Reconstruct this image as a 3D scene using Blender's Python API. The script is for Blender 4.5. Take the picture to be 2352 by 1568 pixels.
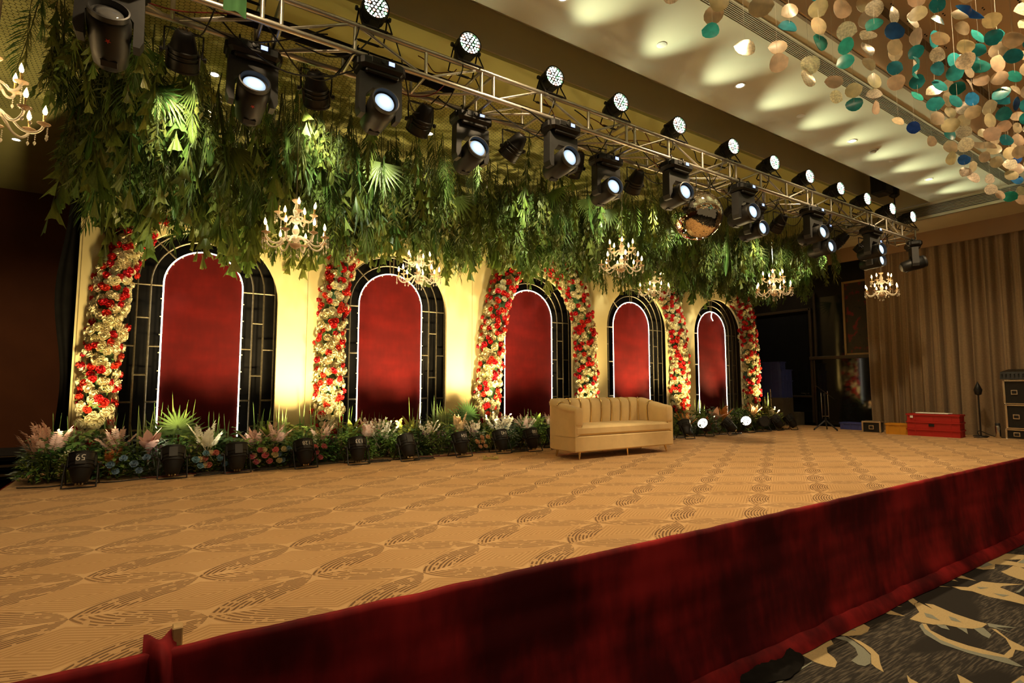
import bpy, math, random
from mathutils import Matrix, Vector, Euler
from mathutils import noise as mnoise

for _o in list(bpy.data.objects):
    bpy.data.objects.remove(_o, do_unlink=True)
scene = bpy.context.scene
COL = scene.collection
R = math.radians
PI = math.pi
rnd = random.Random(11)

# ---------------------------------------------------------------- camera
cam_d = bpy.data.cameras.new('camera')
cam_d.sensor_width = 36.0
cam_d.lens = 1248.0 / 2352.0 * 36.0
cam_d.clip_start = 0.05
cam_d.clip_end = 100
cam = bpy.data.objects.new('camera', cam_d)
COL.objects.link(cam)
cam.location = (0, 0, 1.0)
cam.rotation_euler = (R(90 + 4.67), 0, R(-33.2))
scene.camera = cam

# ---------------------------------------------------------------- world, exposure
world = bpy.data.worlds.new('bounce_fill')  # even warm world light added in place of bounce inside the hall
scene.world = world
world.use_nodes = True
wb = world.node_tree.nodes['Background']
wb.inputs[0].default_value = (1.0, 0.74, 0.42, 1)
wb.inputs[1].default_value = 0.10
vs = scene.view_settings
vs.view_transform = 'Standard'
vs.look = 'None'
vs.gamma = 1.0
vs.use_curve_mapping = False
vs.exposure = 0.35

def light(name, kind, loc, energy, color, parent=None, aim=None, angle=60, blend=0.6, size=0.05):
    l = bpy.data.lights.new(name, kind)
    l.energy = energy
    l.color = color
    l.shadow_soft_size = size
    if kind == 'SPOT':
        l.spot_size = R(angle)
        l.spot_blend = blend
    o = bpy.data.objects.new(name, l)
    COL.objects.link(o)
    o.location = loc
    if aim is not None:
        d = Vector(aim) - Vector(loc)
        o.rotation_euler = d.to_track_quat('-Z', 'Y').to_euler()
    if parent is not None:
        o.parent = parent
        o.matrix_parent_inverse = parent.matrix_basis.inverted()
    return o

# ---------------------------------------------------------------- helpers
class MB:
    """collects geometry, then becomes ONE mesh"""
    def __init__(self):
        self.v = []; self.f = []; self.m = []
    def add(self, vs_, fs, M=None, mi=0):
        b = len(self.v)
        if M is not None:
            self.v += [tuple(M @ Vector(p)) for p in vs_]
        else:
            self.v += [tuple(p) for p in vs_]
        for q in fs:
            self.f.append(tuple(b + i for i in q)); self.m.append(mi)
        return self
    def box(self, c, s, M=None, mi=0, bev=0.0):
        x, y, z = s[0] / 2, s[1] / 2, s[2] / 2
        if bev <= 0:
            vv = [(c[0] + a * x, c[1] + b * y, c[2] + d * z) for a in (-1, 1) for b in (-1, 1) for d in (-1, 1)]
            ff = [(0, 1, 3, 2), (4, 6, 7, 5), (0, 4, 5, 1), (2, 3, 7, 6), (0, 2, 6, 4), (1, 5, 7, 3)]
            return self.add(vv, ff, M, mi)
        b = min(bev, x * .9, y * .9, z * .9)
        ring = []
        for (zz, ins) in ((-z, b), (-z + b, 0), (z - b, 0), (z, b)):
            X, Y = x - ins, y - ins
            k = b if ins == 0 else b * .6
            ring.append([(c[0] + px, c[1] + py, c[2] + zz) for px, py in
                         ((-X + k, -Y), (X - k, -Y), (X, -Y + k), (X, Y - k), (X - k, Y), (-X + k, Y), (-X, Y - k), (-X, -Y + k))])
        vv = [p for r_ in ring for p in r_]
        ff = [tuple(range(7, -1, -1)), tuple(range(24, 32))]
        for i in range(3):
            for j in range(8):
                ff.append((i * 8 + j, i * 8 + (j + 1) % 8, i * 8 + 8 + (j + 1) % 8, i * 8 + 8 + j))
        return self.add(vv, ff, M, mi)
    def tube(self, pts, r, n=6, M=None, mi=0, closed=False):
        pts = [Vector(p) for p in pts]
        N = len(pts)
        rs = r if isinstance(r, (list, tuple)) else [r] * N
        vv = []; ff = []
        up = None
        for i, p in enumerate(pts):
            if closed:
                t = pts[(i + 1) % N] - pts[i - 1]
            else:
                t = pts[min(i + 1, N - 1)] - pts[max(i - 1, 0)]
            if t.length < 1e-9: t = Vector((0, 0, 1))
            t.normalize()
            if up is None:
                a = Vector((0, 0, 1)) if abs(t.z) < .9 else Vector((1, 0, 0))
                up = t.cross(a).normalized()
            up = (up - t * up.dot(t))
            if up.length < 1e-6: up = t.orthogonal()
            up.normalize()
            w = t.cross(up)
            for k in range(n):
                a = 2 * PI * k / n
                vv.append(tuple(p + (up * math.cos(a) + w * math.sin(a)) * rs[i]))
        rng = range(N) if closed else range(N - 1)
        for i in rng:
            j = (i + 1) % N
            for k in range(n):
                ff.append((i * n + k, i * n + (k + 1) % n, j * n + (k + 1) % n, j * n + k))
        if not closed:
            ff.append(tuple(range(n - 1, -1, -1)))
            ff.append(tuple(range((N - 1) * n, N * n)))
        return self.add(vv, ff, M, mi)
    def lathe(self, prof, n=16, M=None, mi=0, caps=True):
        vv = []; ff = []
        for (r, z) in prof:
            for k in range(n):
                a = 2 * PI * k / n
                vv.append((r * math.cos(a), r * math.sin(a), z))
        for i in range(len(prof) - 1):
            for k in range(n):
                ff.append((i * n + k, i * n + (k + 1) % n, i * n + n + (k + 1) % n, i * n + n + k))
        if caps and prof[0][0] > 1e-5: ff.append(tuple(range(n - 1, -1, -1)))
        if caps and prof[-1][0] > 1e-5: ff.append(tuple(range((len(prof) - 1) * n, len(prof) * n)))
        return self.add(vv, ff, M, mi)
    def grid(self, fn, nu, nv, mi=0):
        vv = [fn(i / nu, j / nv) for i in range(nu + 1) for j in range(nv + 1)]
        ff = [(i * (nv + 1) + j, (i + 1) * (nv + 1) + j, (i + 1) * (nv + 1) + j + 1, i * (nv + 1) + j + 1)
              for i in range(nu) for j in range(nv)]
        return self.add(vv, ff, None, mi)
    def extrude(self, poly, y0, y1, M=None, mi=0):
        """polygon in x,z extruded along y"""
        n = len(poly)
        vv = [(p[0], y0, p[1]) for p in poly] + [(p[0], y1, p[1]) for p in poly]
        ff = [tuple(range(n)), tuple(range(2 * n - 1, n - 1, -1))]
        ff += [(i, i + n, (i + 1) % n + n, (i + 1) % n) for i in range(n)]
        return self.add(vv, ff, M, mi)
    def mesh(self, name, mats, smooth=0):
        me = bpy.data.meshes.new(name)
        me.from_pydata(self.v, [], self.f)
        if not isinstance(mats, (list, tuple)): mats = [mats]
        for m_ in mats: me.materials.append(m_)
        if len(mats) > 1:
            me.polygons.foreach_set('material_index', self.m)
        if smooth:
            me.polygons.foreach_set('use_smooth', [True] * len(me.polygons))
            me.update()
            if smooth < 180:
                me.set_sharp_from_angle(angle=R(smooth))
        me.update()
        return me

def T(x=0, y=0, z=0, rx=0, ry=0, rz=0, s=1.0):
    M = Matrix.Translation((x, y, z)) @ Euler((rx, ry, rz)).to_matrix().to_4x4()
    if s != 1.0: M = M @ Matrix.Scale(s, 4)
    return M

def obj(name, me, parent=None, loc=(0, 0, 0), rot=(0, 0, 0), sc=1.0, M=None):
    o = bpy.data.objects.new(name, me)
    COL.objects.link(o)
    if M is not None:
        o.matrix_local = M
    else:
        o.location = loc
        o.rotation_euler = rot
        o.scale = (sc, sc, sc) if isinstance(sc, (int, float)) else sc
    if parent is not None: o.parent = parent
    return o

def tag(o, label, cat, group=None):
    o['label'] = label; o['category'] = cat
    if group: o['group'] = group
    return o

def thing(name, label, cat, loc=(0, 0, 0), rot=(0, 0, 0), group=None, sc=1.0):
    o = bpy.data.objects.new(name, None)
    COL.objects.link(o)
    o.empty_display_size = .1
    o.location = loc; o.rotation_euler = rot
    o.scale = (sc, sc, sc)
    return tag(o, label, cat, group)

def struct(name, me, parent=None, **k):
    o = obj(name, me, parent, **k)
    if parent is None: o['kind'] = 'structure'
    return o

def bezier(pts, n=10):
    """Catmull-Rom through points"""
    P = [Vector(p) for p in pts]
    out = []
    for i in range(len(P) - 1):
        p0 = P[max(i - 1, 0)]; p1 = P[i]; p2 = P[i + 1]; p3 = P[min(i + 2, len(P) - 1)]
        for k in range(n):
            t = k / n
            out.append(.5 * ((2 * p1) + (p2 - p0) * t + (2 * p0 - 5 * p1 + 4 * p2 - p3) * t * t + (3 * p1 - p0 - 3 * p2 + p3) * t ** 3))
    out.append(P[-1])
    return out

ORD = ['first', 'second', 'third', 'fourth', 'fifth', 'sixth', 'seventh', 'eighth', 'ninth', 'tenth', 'eleventh', 'twelfth', 'thirteenth', 'fourteenth', 'fifteenth', 'sixteenth', 'seventeenth']

# ---------------------------------------------------------------- materials
def nodes_of(name):
    m = bpy.data.materials.new(name)
    m.use_nodes = True
    nt = m.node_tree
    return m, nt, nt.nodes['Principled BSDF']

def pm(name, col, var=.12, scale=6.0, rough=.6, metal=0.0, bump=0.0, sheen=0.0, spec=.5, rand=0.0, trans=0.0, emit=None, es=0.0, alpha=1.0, transmission=0.0, coat=0.0):
    """principled with procedural colour variation (noise, optional per-object)"""
    m, nt, b = nodes_of(name)
    N = nt.nodes; L = nt.links
    tc = N.new('ShaderNodeTexCoord')
    nz = N.new('ShaderNodeTexNoise'); nz.inputs['Scale'].default_value = scale; nz.inputs['Detail'].default_value = 3
    L.new(tc.outputs['Object'], nz.inputs['Vector'])
    mr = N.new('ShaderNodeMapRange')
    mr.inputs[1].default_value = .25; mr.inputs[2].default_value = .75
    mr.inputs[3].default_value = 1 - var; mr.inputs[4].default_value = 1 + var
    L.new(nz.outputs[0], mr.inputs[0])
    hs = N.new('ShaderNodeHueSaturation')
    hs.inputs['Color'].default_value = (*col, 1)
    L.new(mr.outputs[0], hs.inputs['Value'])
    if rand:
        oi = N.new('ShaderNodeObjectInfo')
        m2 = N.new('ShaderNodeMapRange'); m2.inputs[3].default_value = .5 - rand * .12; m2.inputs[4].default_value = .5 + rand * .12
        L.new(oi.outputs['Random'], m2.inputs[0]); L.new(m2.outputs[0], hs.inputs['Hue'])
        m3 = N.new('ShaderNodeMath'); m3.operation = 'MULTIPLY'
        m4 = N.new('ShaderNodeMapRange'); m4.inputs[3].default_value = 1 - rand; m4.inputs[4].default_value = 1 + rand
        w = N.new('ShaderNodeTexWhiteNoise'); w.noise_dimensions = '1D'
        L.new(oi.outputs['Random'], w.inputs['W']); L.new(w.outputs['Value'], m4.inputs[0])
        L.new(mr.outputs[0], m3.inputs[0]); L.new(m4.outputs[0], m3.inputs[1]); L.new(m3.outputs[0], hs.inputs['Value'])
    L.new(hs.outputs[0], b.inputs['Base Color'])
    b.inputs['Roughness'].default_value = rough
    b.inputs['Metallic'].default_value = metal
    b.inputs['Specular IOR Level'].default_value = spec
    b.inputs['Sheen Weight'].default_value = sheen
    b.inputs['Transmission Weight'].default_value = transmission
    b.inputs['Alpha'].default_value = alpha
    b.inputs['Coat Weight'].default_value = coat
    if emit:
        b.inputs['Emission Color'].default_value = (*emit, 1); b.inputs['Emission Strength'].default_value = es
    if bump:
        bp = N.new('ShaderNodeBump'); bp.inputs['Strength'].default_value = bump; bp.inputs['Distance'].default_value = .02
        L.new(nz.outputs[0], bp.inputs['Height']); L.new(bp.outputs[0], b.inputs['Normal'])
    if trans:
        tr = N.new('ShaderNodeBsdfTranslucent'); L.new(hs.outputs[0], tr.inputs[0])
        mx = N.new('ShaderNodeMixShader'); mx.inputs[0].default_value = trans
        L.new(b.outputs[0], mx.inputs[1]); L.new(tr.outputs[0], mx.inputs[2])
        L.new(mx.outputs[0], N['Material Output'].inputs[0])
    return m

def emis(name, col, st):
    m = bpy.data.materials.new(name); m.use_nodes = True
    nt = m.node_tree; nt.nodes.clear()
    e = nt.nodes.new('ShaderNodeEmission'); e.inputs[0].default_value = (*col, 1); e.inputs[1].default_value = st
    o = nt.nodes.new('ShaderNodeOutputMaterial'); nt.links.new(e.outputs[0], o.inputs[0])
    return m

class NG:
    """tiny expression helper for shader maths"""
    def __init__(self, nt): self.nt = nt
    def m(self, op, a, b=0.0, c=0.0):
        n = self.nt.nodes.new('ShaderNodeMath'); n.operation = op
        for i, x in enumerate((a, b, c)):
            if i >= len(n.inputs): break
            if isinstance(x, (int, float)): n.inputs[i].default_value = x
            else: self.nt.links.new(x, n.inputs[i])
        return n.outputs[0]
    def mix(self, f, a, b):
        n = self.nt.nodes.new('ShaderNodeMix'); n.data_type = 'RGBA'
        for s, x in ((n.inputs[0], f), (n.inputs[6], a), (n.inputs[7], b)):
            if isinstance(x, (int, float)): s.default_value = x
            elif isinstance(x, tuple): s.default_value = (*x, 1)
            else: self.nt.links.new(x, s)
        return n.outputs[2]
    def noise(self, vec, scale, detail=2.0):
        n = self.nt.nodes.new('ShaderNodeTexNoise'); n.inputs['Scale'].default_value = scale; n.inputs['Detail'].default_value = detail
        if vec is not None: self.nt.links.new(vec, n.inputs['Vector'])
        return n.outputs[0]
    def mapv(self, vec, loc=(0, 0, 0), rot=(0, 0, 0), sc=(1, 1, 1)):
        n = self.nt.nodes.new('ShaderNodeMapping')
        n.inputs[1].default_value = loc; n.inputs[2].default_value = rot; n.inputs[3].default_value = sc
        self.nt.links.new(vec, n.inputs[0]); return n.outputs[0]
    def smooth(self, x, e0, e1, o0=0.0, o1=1.0):
        n = self.nt.nodes.new('ShaderNodeMapRange'); n.interpolation_type = 'SMOOTHSTEP'
        n.inputs[1].default_value = e0; n.inputs[2].default_value = e1; n.inputs[3].default_value = o0; n.inputs[4].default_value = o1
        self.nt.links.new(x, n.inputs[0]); return n.outputs[0]

def stage_carpet_mat():
    m, nt, b = nodes_of('stage_carpet')
    g = NG(nt); N = nt.nodes; L = nt.links
    tc = N.new('ShaderNodeTexCoord'); sx = N.new('ShaderNodeSeparateXYZ'); L.new(tc.outputs['Object'], sx.inputs[0])
    s = g.m('DIVIDE', g.m('SUBTRACT', sx.outputs[0], 1.247), .505)
    t = g.m('DIVIDE', g.m('SUBTRACT', sx.outputs[1], 2.776), .297)
    u = g.m('MULTIPLY', g.m('SUBTRACT', s, t), .5); v = g.m('MULTIPLY', g.m('ADD', s, t), .5)
    fu = g.m('FRACT', u); fv = g.m('FRACT', v)
    cu = g.m('SUBTRACT', fu, g.m('ROUND', fu)); cv = g.m('SUBTRACT', fv, g.m('ROUND', fv))   # signed distance to the grid line
    au = g.m('ABSOLUTE', cu); av = g.m('ABSOLUTE', cv)
    leafU = g.m('MULTIPLY', g.m('MULTIPLY', fu, g.m('SUBTRACT', 1.0, fu)), .72)     # half width along u edges
    leafV = g.m('MULTIPLY', g.m('MULTIPLY', fv, g.m('SUBTRACT', 1.0, fv)), .72)
    inU = g.m('LESS_THAN', av, leafU); inV = g.m('LESS_THAN', au, leafV)
    def strokes(c, leaf, along, ph):
        # thin lines that follow the bow of the leaf, broken into dashes
        q = g.m('ADD', g.m('MULTIPLY', c, 1.0), g.m('MULTIPLY', leaf, .85))
        k = g.m('FRACT', g.m('MULTIPLY', q, 24.0))
        ln = g.m('LESS_THAN', k, .52)
        dn = g.noise(g.mapv(tc.outputs['Object'], loc=(ph, 0, 0)), 22.0, 1.0)
        return g.m('MULTIPLY', ln, g.m('GREATER_THAN', dn, .40))
    sU = g.m('MULTIPLY', inU, strokes(cv, leafU, fu, 0.0))
    sV = g.m('MULTIPLY', inV, strokes(cu, leafV, fv, 5.0))
    md = g.m('MAXIMUM', g.m('ABSOLUTE', g.m('SUBTRACT', fu, .5)), g.m('ABSOLUTE', g.m('SUBTRACT', fv, .5)))
    inD = g.m('MULTIPLY', g.m('LESS_THAN', md, .36), g.m('MULTIPLY', g.m('SUBTRACT', 1.0, inU), g.m('SUBTRACT', 1.0, inV)))
    inD = g.m('MULTIPLY', inD, g.m('GREATER_THAN', g.m('SUBTRACT', g.m('ADD', au, av), g.m('ADD', leafU, leafV)), -.02))
    sD = g.m('MULTIPLY', inD, g.m('LESS_THAN', g.m('FRACT', g.m('MULTIPLY', md, 22.0)), .5))
    fine = g.noise(tc.outputs['Object'], 260.0, 2.0)
    big = g.noise(tc.outputs['Object'], .8, 2.0)
    base = g.mix(g.smooth(big, .3, .7), (.53, .335, .155), (.61, .40, .20))
    base = g.mix(g.m('MULTIPLY', g.m('SUBTRACT', fine, .35), .5), base, (.36, .22, .08))
    c1 = g.mix(g.m('MULTIPLY', inD, .30), base, (.38, .21, .07))
    c1 = g.mix(g.m('MULTIPLY', sD, .45), c1, (.25, .12, .03))
    c1 = g.mix(g.m('MULTIPLY', g.m('MAXIMUM', inU, inV), .26), c1, (.30, .16, .05))
    c1 = g.mix(g.m('MULTIPLY', sV, .82), c1, (.085, .032, .008))
    c1 = g.mix(g.m('MULTIPLY', sU, .72), c1, (.13, .055, .014))
    L.new(c1, b.inputs['Base Color'])
    b.inputs['Roughness'].default_value = .95; b.inputs['Specular IOR Level'].default_value = .1
    b.inputs['Sheen Weight'].default_value = .15
    bp = N.new('ShaderNodeBump'); bp.inputs['Strength'].default_value = .25; bp.inputs['Distance'].default_value = .004
    L.new(g.m('SUBTRACT', fine, g.m('MULTIPLY', g.m('MAXIMUM', sU, sV), .6)), bp.inputs['Height']); L.new(bp.outputs[0], b.inputs['Normal'])
    return m

def hall_carpet_mat():
    m, nt, b = nodes_of('hall_carpet')
    g = NG(nt); N = nt.nodes; L = nt.links
    tc = N.new('ShaderNodeTexCoord'); P = tc.outputs['Object']
    st = g.noise(g.mapv(P, rot=(0, 0, .5), sc=(2.2, 26, 1)), 3.0, 4.0)
    bands = g.noise(g.mapv(P, rot=(0, 0, .35), sc=(.5, 2.2, 1)), 1.1, 1.0)
    base = g.mix(g.smooth(st, .42, .68), (.030, .027, .024), (.115, .098, .075))
    base = g.mix(g.smooth(bands, .50, .56), base, (.026, .023, .020))
    fine = g.noise(P, 300.0, 2.0)
    base = g.mix(g.m('MULTIPLY', fine, .25), base, (.01, .01, .01))
    L.new(base, b.inputs['Base Color'])
    b.inputs['Roughness'].default_value = .95; b.inputs['Specular IOR Level'].default_value = .1
    bp = N.new('ShaderNodeBump'); bp.inputs['Strength'].default_value = .2; bp.inputs['Distance'].default_value = .004
    L.new(fine, bp.inputs['Height']); L.new(bp.outputs[0], b.inputs['Normal'])
    return m

def velvet_mat(name, c0, c1, sc=(1, 1, 1), nscale=3.0, e0=.35, e1=.7, axis_stripe=None):
    """crushed pile: sheen of the brushed patches is put into the colour"""
    m, nt, b = nodes_of(name)
    g = NG(nt); N = nt.nodes; L = nt.links
    tc = N.new('ShaderNodeTexCoord'); P = tc.outputs['Object']
    n1 = g.noise(g.mapv(P, sc=sc), nscale, 4.0)
    n3 = g.noise(g.mapv(P, sc=(.7, .7, 9.0)), nscale, 2.0)
    wob = g.noise(P, nscale * 1.7, 3.0)
    n4 = g.noise(g.mapv(P, sc=(7.0, 7.0, 1.6)), nscale * 1.2, 5.0)
    h = g.m('ADD', g.m('MULTIPLY', n1, .50), g.m('ADD', g.m('MULTIPLY', wob, .28), g.m('ADD', g.m('MULTIPLY', n4, .16), g.m('MULTIPLY', n3, .06))))
    L.new(g.mix(g.smooth(h, e0, e1), c0, c1), b.inputs['Base Color'])
    b.inputs['Roughness'].default_value = .75; b.inputs['Specular IOR Level'].default_value = .15
    b.inputs['Sheen Weight'].default_value = .08; b.inputs['Sheen Tint'].default_value = (*c1, 1)
    bp = N.new('ShaderNodeBump'); bp.inputs['Strength'].default_value = .3; bp.inputs['Distance'].default_value = .02
    L.new(h, bp.inputs['Height']); L.new(bp.outputs[0], b.inputs['Normal'])
    return m

MT = {}
MT['stage_carpet'] = stage_carpet_mat()
MT['hall_carpet'] = hall_carpet_mat()
MT['skirt'] = velvet_mat('red_skirt_velvet', (.060, .0022, .005), (.33, .015, .018), sc=(.9, .9, .7), nscale=1.5, e0=.40, e1=.66)  # lighter patches stand in for hall light catching the pile
MT['red_velvet'] = velvet_mat('red_panel_velvet', (.060, .0010, .0008), (.110, .0026, .0018), sc=(.6, .6, 1.2), nscale=2.4)
MT['motif_cream'] = pm('carpet_motif_cream', (.40, .31, .16), .12, 90, .95, spec=.1)
MT['motif_grey'] = pm('carpet_motif_grey', (.20, .21, .17), .12, 90, .95, spec=.1)
MT['ceiling'] = pm('ceiling_paint', (.62, .56, .38), .04, 1.5, .75, spec=.3)
MT['ceiling_stage'] = pm('stage_ceiling_green_cast', (.72, .68, .26), .05, 1.5, .8, spec=.2)  # green cast from net and foliage put into the ceiling colour
MT['coffer'] = pm('coffer_paint', (.80, .58, .36), .05, 1.0, .8, spec=.2)
MT['coffer_trim'] = pm('coffer_trim', (.25, .17, .09), .1, 3, .7)
MT['wall_brown'] = pm('brown_wall', (.13, .042, .014), .15, 2, .7, spec=.2)
MT['wall_dark'] = pm('dark_wall', (.012, .010, .009), .3, 3, .35, spec=.4)
MT['black_cloth'] = pm('black_cloth', (.008, .007, .006), .3, 8, .9, spec=.1)
MT['black_floor'] = pm('black_deck', (.012, .010, .009), .3, 5, .8, spec=.1)
MT['curtain'] = pm('beige_curtain', (.29, .205, .12), .12, 30, .85, spec=.15, sheen=.1)
MT['cream_panel'] = pm('cream_panel', (.80, .66, .32), .035, 2.5, .6, spec=.25)
MT['seam'] = pm('panel_seam', (.30, .23, .09), .1, 10, .8)
MT['tube_gold'] = pm('dull_metal_tube', (.20, .165, .105), .3, 30, .45, metal=.7)
MT['alu'] = pm('truss_aluminium', (.56, .52, .45), .1, 25, .38, metal=.85)
MT['black_plastic'] = pm('black_plastic', (.010, .0098, .0095), .2, 20, .46, spec=.35)
MT['black_metal'] = pm('black_metal', (.014, .013, .013), .2, 20, .5, metal=.3)
MT['grey_plastic'] = pm('dark_grey_plastic', (.022, .022, .022), .2, 15, .5)
MT['brass'] = pm('brass_nut', (.55, .42, .2), .1, 20, .3, metal=1)
MT['gold'] = pm('gold_trim', (.90, .68, .30), .06, 12, .26, metal=.8)
MT['sofa'] = pm('cream_velvet', (.74, .56, .28), .07, 7, .7, sheen=.25, spec=.2)
MT['crystal'] = pm('crystal_glass', (1.0, .96, .88), .03, 40, .05, spec=.8, transmission=.5)
MT['crystal_cup'] = pm('crystal_cup', (.85, .66, .46), .1, 40, .15, spec=.7, transmission=.3)
MT['bulb'] = emis('warm_bulb', (1, .66, .26), 26)
MT['screen'] = emis('small_screen', (.42, .55, 1.0), 1.6)
MT['led'] = emis('white_led', (.88, 1.0, .84), 22)
MT['led_warm'] = emis('amber_led', (1.0, .93, .62), 26)
MT['led_off'] = pm('led_lens_unlit', (.05, .045, .04), .2, 30, .12, spec=.8)
MT['neon'] = emis('neon_strip', (1, .93, .72), 5.0)
MT['downlight'] = emis('downlight_lens', (1, .90, .66), 16)
MT['white_plastic'] = pm('white_plastic', (.72, .68, .55), .05, 10, .5)
MT['grille'] = pm('grille_metal', (.38, .34, .24), .08, 10, .5, metal=.2)
MT['grille_dark'] = pm('grille_gap', (.05, .045, .03), .1, 10, .8)
MT['net'] = pm('green_net', (.045, .065, .012), .2, 4, .8)
MT['cable'] = pm('black_cable', (.010, .010, .010), .2, 10, .5)
MT['cable_red'] = pm('red_cable', (.16, .012, .010), .2, 10, .5)
MT['wood'] = pm('raw_wood', (.48, .32, .14), .2, 12, .7)
MT['print'] = pm('white_print', (.8, .8, .76), .05, 20, .6)
MT['print_dim'] = pm('grey_print', (.25, .25, .24), .05, 20, .6)
MT['print_red'] = pm('red_print', (.45, .03, .02), .05, 20, .6)
MT['silver'] = pm('silver_metal', (.65, .62, .55), .1, 15, .25, metal=1)
MT['red_crate'] = pm('red_crate', (.42, .012, .008), .1, 6, .5)
MT['yellow_crate'] = pm('yellow_crate', (.60, .27, .012), .1, 6, .5)
MT['blue_crate'] = pm('blue_crate', (.045, .065, .28), .1, 6, .5)
MT['grey_box'] = pm('grey_box', (.10, .09, .07), .2, 6, .8)
MT['green_cloth'] = pm('green_cloth', (.02, .09, .02), .2, 8, .9)
# plants
MT['leaf_fish'] = pm('fishtail_leaf', (.140, .190, .035), .25, 9, .42, trans=.28, rand=.35)
MT['leaf_palm'] = pm('palm_leaf', (.100, .155, .030), .25, 9, .42, trans=.25, rand=.35)
MT['leaf_sprig'] = pm('sprig_leaf', (.120, .150, .028), .3, 9, .5, trans=.28, rand=.4)
MT['leaf_fern'] = pm('fern_leaf', (.098, .135, .030), .3, 9, .55, trans=.25, rand=.4)
MT['stem'] = pm('green_stem', (.07, .08, .02), .25, 9, .6)
MT['rose_red'] = pm('red_carnation', (.62, .018, .012), .18, 30, .6, trans=.12, rand=.06)
MT['rose_white'] = pm('cream_flower', (.80, .72, .46), .10, 30, .6, trans=.15, rand=.08)
MT['bed_green'] = pm('bed_leaf', (.165, .27, .065), .3, 12, .5, trans=.2, rand=.45)
MT['bed_lime'] = pm('lime_leaf', (.28, .36, .06), .3, 12, .5, trans=.2, rand=.3)
MT['bed_grey'] = pm('grey_leaf', (.20, .27, .23), .2, 12, .6, trans=.2, rand=.3)
MT['bed_dark'] = pm('dark_leaf', (.06, .125, .04), .3, 12, .45, trans=.15, rand=.3)
MT['pink'] = pm('pale_pink_plume', (.86, .60, .50), .15, 20, .7, trans=.2, rand=.15)
MT['white_fl'] = pm('white_plume', (.88, .83, .68), .12, 20, .7, trans=.2, rand=.1)
MT['orange'] = pm('orange_leaf', (.70, .26, .06), .25, 20, .6, trans=.2, rand=.2)
MT['purple'] = pm('purple_bloom', (.36, .11, .25), .25, 20, .6, trans=.15, rand=.3)
MT['blue_fl'] = pm('pale_blue_bloom', (.28, .46, .60), .15, 20, .6, trans=.15, rand=.15)
MT['rose_pink'] = pm('pink_bloom', (.80, .25, .27), .15, 20, .6, trans=.15, rand=.2)
MT['peach'] = pm('peach_bloom', (.80, .50, .28), .15, 20, .6, trans=.15, rand=.15)
MT['magnolia'] = pm('dusty_pink_leaf', (.74, .44, .40), .2, 8, .6, trans=.15, rand=.15)
MT['reed'] = pm('reed_blade', (.22, .32, .07), .25, 6, .5, trans=.15, rand=.25)
# capiz
MT['shell_teal'] = pm('teal_capiz', (.045, .42, .42), .3, 14, .25, spec=.6, trans=.4, rand=.3)
MT['shell_blue'] = pm('blue_capiz', (.04, .22, .52), .3, 14, .25, spec=.6, trans=.4, rand=.3)
MT['shell_cream'] = pm('cream_capiz', (.82, .68, .48), .2, 14, .3, spec=.5, trans=.5, rand=.2)
MT['shell_silver'] = pm('silver_capiz', (.86, .78, .62), .35, 60, .25, spec=.6, trans=.4, rand=.2, metal=.3)
MT['mirror'] = pm('mirror_tile', (.86, .80, .68), .03, 5, .03, metal=1)
# light levels of the lamps built below
E_ROW, E_BACK, E_COF = 240, 60, 190
E_TOP, E_FOL, E_UP, E_CH = 75, 210, .68, 6.0
E_LEFT_FILL, E_WING_FILL = 160, 60  # fill lamps added for the left wall and the wing
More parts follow.
